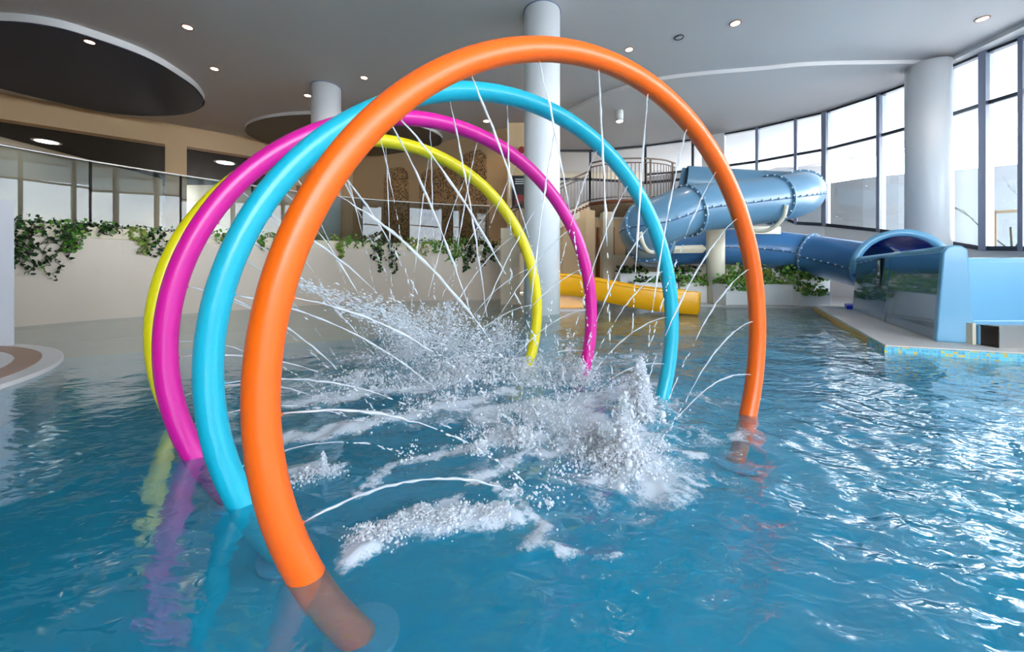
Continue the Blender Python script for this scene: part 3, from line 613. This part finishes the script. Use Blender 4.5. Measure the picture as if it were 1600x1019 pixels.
mb.f += [tuple(range(n)), tuple((N-1)*n+k for k in range(n))[::-1]]; mb.smooth = [True]*len(mb.f); mb.build('chute', M_yslide, ys_, .015)
for sgn in (1, -1):
    pts = []
    for i, p in enumerate(cl_):
        t = (cl_[min(i+1, N-1)]-cl_[max(i-1, 0)]); t.z = 0; t.normalize(); sd = Vector((t.y, -t.x, 0)); pts.append(p+sd*.535*sgn+Vector((0,0,.31)))
    MB().tube(pts, .045, 10).build('side_rail', M_yslide, ys_)
    pts = [p+Vector((0,0,-.12)) for p in pts[4:]]; MB().tube(pts, .012, 6).build('seam', mat('amber_seam', rgb(190,120,10), .5), ys_)
MB().box((1.6,10.6,.25), (.7,.3,.4)).build('foot', M_yslide, ys_)
MB().box((1.6,10.6,-.14), (.9,.7,.4)).build('foot', M_deck, ys_)

# ---------------------------------------------------------------- spiral stair tower
stt = empty('spiral_stair', (4.3, 15.8, .06), 'curved beige stair with steel railings leading to the slide start', 'staircase')
pf = [at(925,318,15.2), at(960,310,14.6), at(1010,308,14.6), at(1055,303,15.2)]
plat = spline([(3.1,15.3), (3.8,14.75), (4.8,14.6), (5.8,14.8), (6.5,15.3)], 6)
pz = 3.80
MB().disc_prism([(p.x, p.y) for p in plat]+[(6.5,18.6), (3.1,18.6)], pz-.14, pz).build('platform', M_tan, stt)
MB().tube([(p.x, p.y, pz-.07) for p in plat], .07, 8).build('platform_edge', M_brown, stt)
# flight: curve down-left
fl = spline([(3.1,15.3), (2.3,14.9), (1.5,14.6), (.6,14.5), (-.2,14.75)], 6); nf = len(fl)
zf = [pz-(pz-2.1)*i/(nf-1) for i in range(nf)]
fo_ = offset(fl, -1.25)
mb = ribbon(fl, [p+Vector((0,.10)) for p in fl], [z-.42 for z in zf], [z+.06 for z in zf]); mb.build('stringer', M_tan, stt)
for i in range(nf-1):
    a, b = fl[i], fl[i+1]; c = (a+b)/2; MB().box((c.x, c.y+.55, zf[i]-.02), ((b-a).length+.05, 1.1, .05), math.atan2(b.y-a.y, b.x-a.x)).build('step', M_brown, stt)
def railing(P, Z, hgt, step=.13, mid=(.92,)):
    """curved steel railing: top rails, balusters and posts"""
    for q, rr in ((hgt, .034), (hgt-.16, .024), (.10, .024)):
        MB().tube([(p.x, p.y, z+q) for p, z in zip(P, Z)], rr, 8).build('handrail' if q == hgt else 'rail', M_rail, stt)
    L = [0]
    for a, b in zip(P, P[1:]): L.append(L[-1]+(b-a).length)
    k = 0; s_ = 0
    while s_ < L[-1]:
        j = max(i for i in range(len(L)-1) if L[i] <= s_); t = (s_-L[j])/(L[j+1]-L[j]); p = P[j].lerp(P[j+1], t); z = Z[j]*(1-t)+Z[j+1]*t
        big = k % 8 == 0; MB().box((p.x, p.y, z+(hgt if big else hgt-.14)/2+.02), (.06 if big else .024, .06 if big else .024, hgt if big else hgt-.2)).build('post' if big else 'baluster', M_rail, stt)
        k += 1; s_ += step
railing(plat, [pz]*len(plat), 1.55, .15); railing(fl, zf, 1.25, .15)
# enclosing beige walls of the stair base
sw = [Vector((1.1,15.3)), Vector((2.0,15.0)), Vector((2.9,15.1)), Vector((3.35,15.5))]
struct(ribbon(sw, offset(sw, .2), 0, 3.5).build('wall_stair', M_beige), 'tan curved wall under the spiral stair')
struct(MB().box((3.55,14.4,1.65), (.38,.5,3.2)).build('wall_stair_pier', M_tan), 'pale pier beside the stair doorway')
struct(MB().box((2.95+3.0,17.4,1.7), (7.2,.2,3.4)).build('wall_stair_back', M_beige), 'beige wall behind the stair doorway')
struct(MB().box((6.7,14.6,.85), (6.0,.3,1.62)).build('wall_planter', M_tan), 'low beige wall behind the stepped planters')
struct(MB().box((4.2,17.2,1.75), (.75,.16,2.5)).build('door_1', mat('orange_door', rgb(168,92,34), .5)), 'orange brown door under the stair platform')
gp = tag(MB().cyl((5.15,16.3), .33, 0, pz-.14, 32).build('green_post', mat('olive_paint', rgb(140,150,108), .5)), 'olive round post beside the orange door', 'post')
struct(MB().box((-.05,12.6,1.2), (.62,.5,2.5)).build('wall_end_pier', M_tan), 'pale pier at the right end of the ivy wall')
# poster and alarm bell
pp = at(812,300,15.88)
po = empty('poster', (pp.x, pp.y, pp.z), 'dark poster with white lines and red picture left of the central column', 'poster')
MB().box(pp, (.62, .03, 1.35)).build('board', M_black, po)
for k in range(3): MB().box(pp+Vector((.02,-.02,.52-.09*k)), (.42, .01, .03)).build('text_line', M_paper, po)
MB().box(pp+Vector((0,-.02,-.32)), (.40, .01, .40)).build('picture', M_red, po)
struct(MB().box((.75,16.05,4.6), (1.9,.3,5.2)).build('wall_poster', M_beige), 'beige wall panel behind the central column')
pb = at(815,235,15.9); tag(MB().tube([pb, pb+Vector((0,-.12,0))], .13, 20).build('alarm_bell', M_red), 'round red alarm bell high on the beige wall', 'alarm')

# ---------------------------------------------------------------- planters and plants
def leaf_verts(p, n_, sz, roll):
    n_ = n_.normalized(); a = n_.orthogonal().normalized(); a = Matrix.Rotation(roll, 3, n_) @ a; b = n_.cross(a)
    sh = [(0,-.5,0), (.45,-.15,.06), (.30,.25,.02), (0,.6,-.05), (-.30,.25,.02), (-.45,-.15,.06)]
    return [p+(a*x+b*y+n_*z)*sz for x, y, z in sh]
def leaves(pts, sz, m, name, parent, up=.3):
    mb = MB()
    for p in pts:
        nn = Vector((random.gauss(0,1), random.gauss(0,1)-.8, random.gauss(0,1)+up)); mb.add(leaf_verts(p, nn, sz*random.uniform(.6,1.3), random.uniform(0, 6.28)), [(0,1,2,3), (0,3,4,5)])
    return mb.build(name, m, parent)
def planter(px0, px1, py0, py1, Y, dep, lab, rad=.06, z0=.06):
    a = at(px0, py1, Y); b = at(px1, py0, Y); zt = b.z
    e = empty('planter', ((a.x+b.x)/2, Y+dep/2, z0), lab, 'planter')
    wx = b.x-a.x; h = zt-z0; cx, cy = (a.x+b.x)/2, Y+dep/2; t = .05
    mb = MB(); o = [(-wx/2,-dep/2), (wx/2,-dep/2), (wx/2,dep/2), (-wx/2,dep/2)]; i_ = [(x-math.copysign(t, x), y-math.copysign(t, y)) for x, y in o]
    mb.add([(cx+x*.97, cy+y*.97, z0) for x, y in o]+[(cx+x, cy+y, zt) for x, y in o]+[(cx+x, cy+y, zt) for x, y in i_]+[(cx+x, cy+y, zt-.08) for x, y in i_],
           [(3,2,1,0)]+[(k, (k+1) % 4, 4+(k+1) % 4, 4+k) for k in range(4)]+[(4+k, 4+(k+1) % 4, 8+(k+1) % 4, 8+k) for k in range(4)]+[(8+k, 8+(k+1) % 4, 12+(k+1) % 4, 12+k) for k in range(4)]+[(12,13,14,15)])
    mb.build('body', M_plant, e, rad, 3); MB().box((cx, cy, zt-.10), (wx-.1, dep-.1, .05)).build('soil', M_soil, e)
    return (cx, cy, zt, wx, dep)
def bush(P, x0, x1, n, hgt, spill, lab, m=M_leaf, sz=.10, seed=1):
    cx, cy, zt, wx, dep = P; random.seed(seed)
    e = empty('ivy_bush', (cx, cy, zt-.07), lab, 'plant'); pts = []; st_ = MB()
    for _ in range(n):
        x = cx-wx/2+wx*random.uniform(x0, x1); k = random.random()
        if k < .7: y = cy+random.uniform(-.5,.5)*dep; z = zt+hgt*random.random()**1.4*(1-.3*abs(random.random()))
        else: y = cy-dep/2-random.uniform(.01,.1); z = zt+.06-spill*random.random()**1.3
        pts.append(Vector((x, y, z)))
    for _ in range(12):
        x = cx-wx/2+wx*random.uniform(x0, x1); st_.tube([(x, cy, zt-.08), (x+random.uniform(-.1,.1), cy-.1, zt+hgt*.6), (x+random.uniform(-.2,.2), cy-dep*.4, zt+hgt*.8)], .006, 4)
    st_.build('stems', M_stem, e); leaves(pts[:int(n*.6)], sz, m, 'foliage', e); leaves(pts[int(n*.6):], sz, M_leafl if m is M_leaf else M_leaf, 'foliage', e)
P1 = planter(1133,1247,444,476,11.2,.75,'long low white planter in front on the deck, right of the yellow slide')
P2 = planter(1249,1300,456,478,10.95,.7,'small low white planter at the right end of the deck row')
P3 = planter(1240,1298,428,470,12.0,.7,'tall white planter behind the small right-hand planter')
P4 = planter(992,1060,441,474,12.2,.7,'white planter behind the end of the yellow slide')
P4b = planter(1062,1128,441,474,12.2,.7,'white planter between the yellow slide end and the long front planter')
P5 = planter(968,1094,425,470,13.3,.7,'tall white planter against the low beige wall')
P6 = planter(1135,1200,428,470,12.6,.8,'tall white planter behind the long front planter')
bush(P1, .0, .35, 260, .30, .25, 'green ivy spilling over the left half of the long front planter', seed=3)
bush(P1, .35, 1.0, 240, .26, .03, 'low green ivy in the right half of the long front planter', seed=33)
bush(P2, .02, .8, 200, .28, .15, 'green ivy on the small low planter at the right end', seed=4)
bush(P3, -.15, .95, 420, .36, .25, 'bushy bright green ivy on the tall right-hand planter', seed=5, sz=.12)
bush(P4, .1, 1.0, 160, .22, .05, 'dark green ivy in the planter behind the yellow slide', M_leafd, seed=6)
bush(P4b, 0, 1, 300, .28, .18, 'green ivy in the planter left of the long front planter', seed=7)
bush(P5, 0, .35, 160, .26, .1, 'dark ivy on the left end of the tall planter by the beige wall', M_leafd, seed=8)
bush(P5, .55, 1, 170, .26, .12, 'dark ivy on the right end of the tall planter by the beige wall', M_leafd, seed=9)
bush(P6, .0, 1.2, 360, .40, .2, 'tall green ivy on the planter behind the long front planter', seed=10)
# trailing ivy on the left wall: each plant hangs from the trough
def on_wall(px):
    best = None
    for a, b in zip(LW, LW[1:]):
        pa, pb_ = 800+F*a.x/a.y, 800+F*b.x/b.y
        if min(pa, pb_) <= px <= max(pa, pb_): t = (px-pa)/(pb_-pa); return a.lerp(b, t), (b-a).normalized()
    return LW[5], (LW[6]-LW[5]).normalized()
IVY = [(32,.62,.5,430,'D','far left beside the white wall end'), (62,.62,.5,440,'D','long and dense, second from the white wall end'), (92,.45,.4,405,'D','long thin strands, third from the white wall end'),
       (118,.5,.4,395,'M','mid green with pale strands'), (150,.6,.5,370,'D','short dark mat below the first balustrade panel'), (178,.5,.4,368,'D','short dark tuft under the reflected column'),
       (212,.35,.3,398,'L','pale hanging strand left of the yellow hoop'), (246,.5,.35,402,'D','dark long strand just left of the yellow hoop'), (345,.3,.3,382,'M','between magenta and cyan hoop'),
       (418,.55,.4,392,'M','between cyan and orange hoop, upper part'), (520,.4,.45,405,'L','pale strand just right of the orange hoop'), (560,.6,.4,388,'M','short and wide, right of the orange hoop'),
       (582,.4,.55,425,'D','long dark strand below the leftmost mosaic panel'), (606,.5,.6,428,'D','long dark strand, widest in the middle of the wall'), (650,.5,.35,400,'L','pale strand below the middle mosaic panel'),
       (682,.5,.3,396,'M','short green strand below the middle mosaic panel'), (712,.5,.4,412,'M','green strand right of the middle mosaic panel'), (736,.4,.5,425,'D','long dark strand near the right end of the wall'), (765,.35,.4,415,'D','dark plant at the right end of the ivy wall')]
random.seed(21)
for (px, wd, tall, bot, kd, lab) in IVY:
    p, t = on_wall(px); nrm = Vector((t.y, -t.x)); Yd = p.y; drop = max(.15, 2.02-(H+(HOR-bot)/F*Yd))
    sc = Yd/9
    e = empty('trailing_ivy', (p.x-nrm.x*.4, p.y-nrm.y*.4, 1.98), 'trailing ivy on the pool wall, '+lab, 'plant')
    m1 = {'D': M_leafd, 'M': M_leaf, 'L': M_leafl}[kd]; pts = []; sm = MB()
    for _ in range(int(80*wd*sc*1.3)):  # crown on the trough
        u = random.gauss(0,.5)*wd*sc; v = random.uniform(-.5,.08); z = 2.0+random.random()**1.5*.30*tall*2*sc*.8; pts.append(Vector((p.x+t.x*u+nrm.x*v, p.y+t.y*u+nrm.y*v, z)))
    for k in range(random.randint(3, 5)):
        u0 = random.uniform(-.42,.42)*wd*sc; L_ = drop*random.uniform(.45, 1.0) if k else drop; path = []
        nn = int(L_/.045)+3
        for j in range(nn):
            z = 2.04-L_*j/(nn-1); uu = u0+.05*math.sin(j*.7+k)+random.gauss(0,.012); path.append(Vector((p.x+t.x*uu+nrm.x*.07, p.y+t.y*uu+nrm.y*.07, z)))
            for q in range(2 if random.random() < .6 else 1): pts.append(path[-1]+Vector((t.x*random.gauss(0,.05), t.y*random.gauss(0,.05), 0))+Vector((nrm.x,nrm.y,0))*random.uniform(0,.05))
        sm.tube(path, .006, 4)
    sm.build('stems', M_stem, e); c_ = int(len(pts)*.8); random.shuffle(pts); leaves(pts[:c_], .078*sc**.5, m1, 'foliage', e); leaves(pts[c_:], .075*sc**.5, M_leaf if kd == 'D' else M_leafl, 'foliage', e)

# ---------------------------------------------------------------- ceiling lights
def downlight(px, py, z, r, lab, m=M_glow, col=(1,.82,.62), pw=35):
    Y = (z-H)*F/(HOR-py); x = (px-800)/F*Y
    e = empty('downlight', (x, Y, z), lab, 'ceiling light')
    n = 28; vs = []
    for rr, zz in ((r*1.28, z), (r*1.28, z-.02), (r, z-.02), (r, z-.004)): vs += [(x+rr*math.cos(2*PI*k/n), Y+rr*math.sin(2*PI*k/n), zz) for k in range(n)]
    MB().add(vs, [(q*n+k, q*n+(k+1) % n, (q+1)*n+(k+1) % n, (q+1)*n+k) for q in range(3) for k in range(n)]).build('trim_ring', M_rim if m is M_glow else M_white, e)
    MB().cyl((x, Y), r, z-.012, z-.004, 24).build('lens', m, e)
    ld = bpy.data.lights.new('lamp', 'SPOT'); ld.energy = pw*LAMP; ld.color = col; ld.spot_size = R(120); ld.spot_blend = .8; ld.shadow_soft_size = r
    lo = bpy.data.objects.new('lamp', ld); COL.objects.link(lo); lo.parent = e; lo.location = (0, 0, -.05)
DL = [(293,42,ZC,.105,'warm downlight nearest the top left of the ceiling'), (140,65,ZC-.21,.10,'warm downlight on the big dark ceiling sail'), (335,107,ZC,.10,'warm downlight right of the big dark ceiling sail'),
      (308,205,ZC,.12,'warm downlight above the beige lounge wall'), (569,121,ZC,.10,'warm downlight right of the left column'), (481,149,ZC,.11,'warm downlight touching the left column'),
      (983,77,ZC,.10,'warm downlight above the orange hoop right of the central column'), (1149,36,ZC,.11,'warm downlight in the bright upper right ceiling'), (1535,29,ZC,.11,'warm downlight above the tall right windows'),
      (760,189,ZC-.0,.13,'warm downlight left of the central column above the magenta hoop'), (809,205,ZC,.12,'warm downlight right beside the central column'),
      (577,257,ZC-.3,.12,'warm downlight seen just below the yellow hoop top'), (678,213,ZC,.13,'warm downlight above the leftmost mosaic panels'), (736,226,ZC,.13,'warm downlight above the rightmost mosaic panel')]
for px, py, z, r, lab in DL: downlight(px, py, z, r, lab)
downlight(22,162,ZC-.21,.13,'cool white downlight at the far left on the dark sail', M_glow2, (.8,.9,1))
downlight(73,221,6.80,.36,'large round ceiling light in the left dark lounge opening', M_glow2, (1,1,1), 14)
downlight(352,254,6.80,.38,'large round ceiling light in the second dark lounge opening', M_glow2, (1,1,1), 14)
zz = ZC-.13; p = at(968,176,15.5); e = empty('surface_spotlight', (p.x, p.y, zz), 'white surface-mounted cylinder spotlight below the rear ceiling', 'ceiling light')
MB().cyl((p.x, p.y), .15, zz-.42, zz, 28).build('housing', M_white, e); MB().cyl((p.x, p.y), .12, zz-.43, zz-.415, 24).build('lens', M_glow, e)
Yv = (ZC-H)*F/(HOR-58); xv = (1061-800)/F*Yv; e = empty('ceiling_vent', (xv, Yv, ZC), 'small round ceiling vent between two downlights', 'vent')
MB().tube([(xv+.12*math.cos(a), Yv+.12*math.sin(a), ZC-.012) for a in np.linspace(0, 2*PI, 25)[:-1]], .014, 6, closed=True).build('rim', M_frame, e); MB().cyl((xv, Yv), .08, ZC-.02, ZC-.002, 20).build('cover', M_ceil, e)

# ---------------------------------------------------------------- hoops
NOZ = [2+15*k for k in range(-1, 14)]
def m_water(name, tfac, dcol):
    m = bpy.data.materials.new(name); m.use_nodes = True; n = m.node_tree; n.nodes.clear(); N = n.nodes.new; L = n.links.new
    o = N('ShaderNodeOutputMaterial'); t = N('ShaderNodeBsdfTransparent'); g = N('ShaderNodeBsdfGlossy'); g.inputs['Roughness'].default_value = .12; d = N('ShaderNodeBsdfDiffuse'); d.inputs[0].default_value = dcol
    tl = N('ShaderNodeBsdfTranslucent'); tl.inputs[0].default_value = dcol; a = N('ShaderNodeMixShader'); a.inputs[0].default_value = .5; L(d.outputs[0], a.inputs[1]); L(tl.outputs[0], a.inputs[2])
    b = N('ShaderNodeMixShader'); b.inputs[0].default_value = .15; L(a.outputs[0], b.inputs[1]); L(g.outputs[0], b.inputs[2])
    c = N('ShaderNodeMixShader'); c.inputs[0].default_value = tfac; L(t.outputs[0], c.inputs[1]); L(b.outputs[0], c.inputs[2]); L(c.outputs[0], o.inputs[0]); return m
M_jet = m_water('jet_water', .62, (.95,.97,1,1)); M_drop = m_water('splash_water', .8, (.95,.97,1,1)); M_foam = m_water('foam_water', .55, (.95,.97,1,1))
def jet_mesh(p0, dirv, speed, rng, r0=.0065):
    """a stream that leaves the nozzle solid and breaks into stretched drops, down to the water"""
    mb = MB(); db = MB(); g_ = Vector((0,0,-9.81)); v0 = dirv*speed; t = 0; dt = .012; path = []
    while True:
        p = p0+v0*t+g_*t*t/2
        if p.z < .0 or t > 1.2: break
        path.append((t, p.copy())); t += dt
    T = path[-1][0] if path else 0; tb = min(T, rng.uniform(.14, .30))
    solid = [p+Vector((rng.normal(0,.0015), rng.normal(0,.0015), rng.normal(0,.0015))) for t, p in path if t <= tb]
    if len(solid) < 3: solid = [p0, p0+dirv*.02, p0+dirv*.04]
    n_ = len(solid); mb.tube(solid, [r0*(.5+.5*min(1, i/6))*rng.uniform(.45,1.35)*(1 if i < n_-3 else .5) for i in range(n_)], 6)
    t = tb; clump = 0
    while t < T:
        p = p0+v0*t+g_*t*t/2; v = (v0+g_*t); v.normalize(); sp_ = .0025+.028*(t-tb)**1.3
        q = p+Vector((rng.normal(0,sp_), rng.normal(0,sp_), rng.normal(0,sp_))); rot = v.to_track_quat('Z', 'Y').to_matrix()
        rr = r0*rng.uniform(.5,1.15); db.ball(q, rr, (.8,.8,rng.uniform(1.3,4.5) if t-tb < .15 else rng.uniform(.9,2.4)), rot)
        clump -= 1
        if clump <= 0: t += rng.uniform(.008,.022); clump = rng.integers(2, 7)
        else: t += rng.uniform(.002,.007)
    return mb, db, (path[-1][1] if path else p0)
LAND = []
desc = {'orange': 'nearest and largest in view', 'cyan': 'second from the camera', 'magenta': 'third from the camera', 'yellow': 'farthest from the camera'}
for hn, cx, cy, cz, az in HOOPS:
    c = Vector((cx, cy, cz+H)); u = Vector((math.cos(az), math.sin(az), 0)); e = empty('water_hoop', (cx, cy, ZF), 'glossy %s spray hoop arching over the pool, %s' % (hn, desc[hn]), 'spray hoop')
    ta = math.asin(max(-1, (ZF-c.z)/HR)); A = np.linspace(ta, PI-ta, 150)
    MB().tube([c+u*HR*math.cos(a)+Vector((0,0,HR*math.sin(a))) for a in A], HT, 36).build('hoop_tube', HOOP[hn], e)
    for a in (ta, PI-ta):
        q = c+u*HR*math.cos(a); MB().cyl((q.x, q.y), .14, ZF, ZF+.025, 28).build('base_flange', M_light, e)
    rng = np.random.default_rng(len(hn)*7+3); nrm = Vector((-math.sin(az), math.cos(az), 0))
    for k, tn in enumerate(NOZ):
        a = R(tn); rad = u*math.cos(a)+Vector((0,0,math.sin(a))); p = c+rad*(HR-HT)
        nz_ = MB().tube([p+rad*.006, p-rad*.004], .0065, 10); nz_.build('nozzle', HOOP[hn], e)
        if p.z < .06: continue
        dirv = (-rad+nrm*rng.normal(0,.05)+u*rng.normal(0,.03)).normalized()
        sp_ = 3.3+rng.uniform(-.4,.4)
        mb, db, land = jet_mesh(p-rad*.004, dirv, sp_, rng, .0060)
        side = 'top' if 55 < tn < 125 else ('right leg' if tn <= 55 else 'left leg')
        which = {'top': ['rightmost', 'second from right', 'middle', 'second from left', 'leftmost'][(k-5) % 5], 'right leg': ['lowest', 'second lowest', 'middle', 'second highest', 'highest'][k % 5], 'left leg': ['highest', 'second highest', 'middle', 'second lowest', 'lowest'][(k-10) % 5]}[side]
        o = empty('water_jet', tuple(p)); mb.build('stream', M_jet, o)
        if db.v: stuff(db.build('droplets', M_jet, o))
        tag(o, 'water jet, %s on the %s of the %s hoop' % (which, side, hn), 'water jet', 'water jets from the %s of the %s hoop' % (side, hn)); LAND.append(land)

# ---------------------------------------------------------------- splashes
def splash(name, lab, centres, seed):
    """drops thrown up from the surface; centres: (x, y, radius, height, count, size)"""
    rng = np.random.default_rng(seed); mb = MB()
    for x, y, rad, hgt, cnt, sz in centres:
        for _ in range(cnt):
            r = rad*abs(rng.normal(0,.55)); a = rng.uniform(0, 2*PI); z = hgt*rng.random()**1.8*math.exp(-(r/rad)**2*.8)
            s_ = sz*math.exp(rng.normal(-.2,.5)); mb.ball((x+r*math.cos(a), y+r*math.sin(a), .005+z), s_, (1, 1, rng.uniform(.7,1.6)), Matrix.Rotation(rng.uniform(0,3), 3, 'X'))
    return tag(mb.build(name, M_drop), lab, 'splash', kind='stuff')
def W(px, py): return wpt(px, py)
splash('splash', 'tall white splash column between the cyan and orange hoop legs', [(*W(968,722), .20, .10, 5000, .0050), (*W(975,715), .10, .38, 2200, .0055), (*W(1000,655), .09, .46, 4200, .0055), (*W(995,640), .17, .30, 2600, .0045), (*W(930,690), .25, .12, 2200, .0048)], 1)
splash('splash', 'broad spray of droplets rising inside the far hoops', [(*W(640,560), .5, .45, 2600, .0075), (*W(700,540), .7, .65, 2800, .0080), (*W(780,545), .6, .45, 2200, .0075), (*W(620,520), .5, .5, 1300, .009), (*W(720,590), .6, .22, 2600, .0065), (*W(820,590), .5, .2, 1600, .0065), (*W(900,600), .6, .12, 1200, .006), (*W(560,600), .4, .12, 900, .006)], 2)
splash('splash', 'frothy water ridge on the surface in front of the middle', [(x+.03*math.sin(i*5), y+.03*math.cos(i*7), .075, .055, 190, .0034) for i, (x, y) in enumerate([W(565+i*9.5, 850-38*math.sin(min(1, i/14)*PI/2)+4*math.sin(i*1.3)) for i in range(18)])]+[(*W(735+7*i, 806-5*math.sin(i)), .06, .04, 70, .0034) for i in range(9)], 3)
splash('splash', 'small splash just right of the orange hoop near leg', [(*W(480,748), .08, .06, 900, .0036), (*W(505,745), .03, .13, 400, .0036), (*W(520,742), .08, .04, 400, .0034)], 4)
splash('splash', 'white froth patch left of the tall splash column', [(*W(812,690), .12, .09, 2200, .0045), (*W(750,708), .06, .08, 700, .004), (*W(840,650), .3, .12, 1800, .0045)], 5)
splash('splash', 'droplets around the foot of the magenta hoop right leg', [(*W(908,600), .12, .25, 700, .006), (*W(890,590), .3, .5, 600, .0055)], 6)
splash('splash', 'spray thrown up where the jets of the left hoop legs land', [(l.x, l.y, .14, .10, 60, .0042) for l in LAND], 8)

def fan(lab, a, b, w0, w1, cnt, sz, seed):
    rng = np.random.default_rng(seed); mb = MB(); d = (b-a).normalized(); rot = d.to_track_quat('Z', 'Y').to_matrix()
    for _ in range(cnt):
        t = rng.random()**.8; wd = w0+(w1-w0)*t; p = a.lerp(b, t)+Vector((rng.normal(0, wd), rng.normal(0, wd), rng.normal(0, wd)))
        if p.z > 0: mb.ball(p, sz*math.exp(rng.normal(-.2,.4)), (1, 1, rng.uniform(1, 4)), rot)
    tag(mb.build('spray', M_drop), lab, 'spray', kind='stuff')
fan('fan of fine spray thrown from the left leg of the orange hoop', at(462,440,2.3), at(660,520,3.1), .012, .10, 1300, .0036, 31)
fan('second fan of fine spray crossing in front of the pale pool wall', at(530,470,2.9), at(760,545,3.3), .03, .12, 1000, .0042, 32)
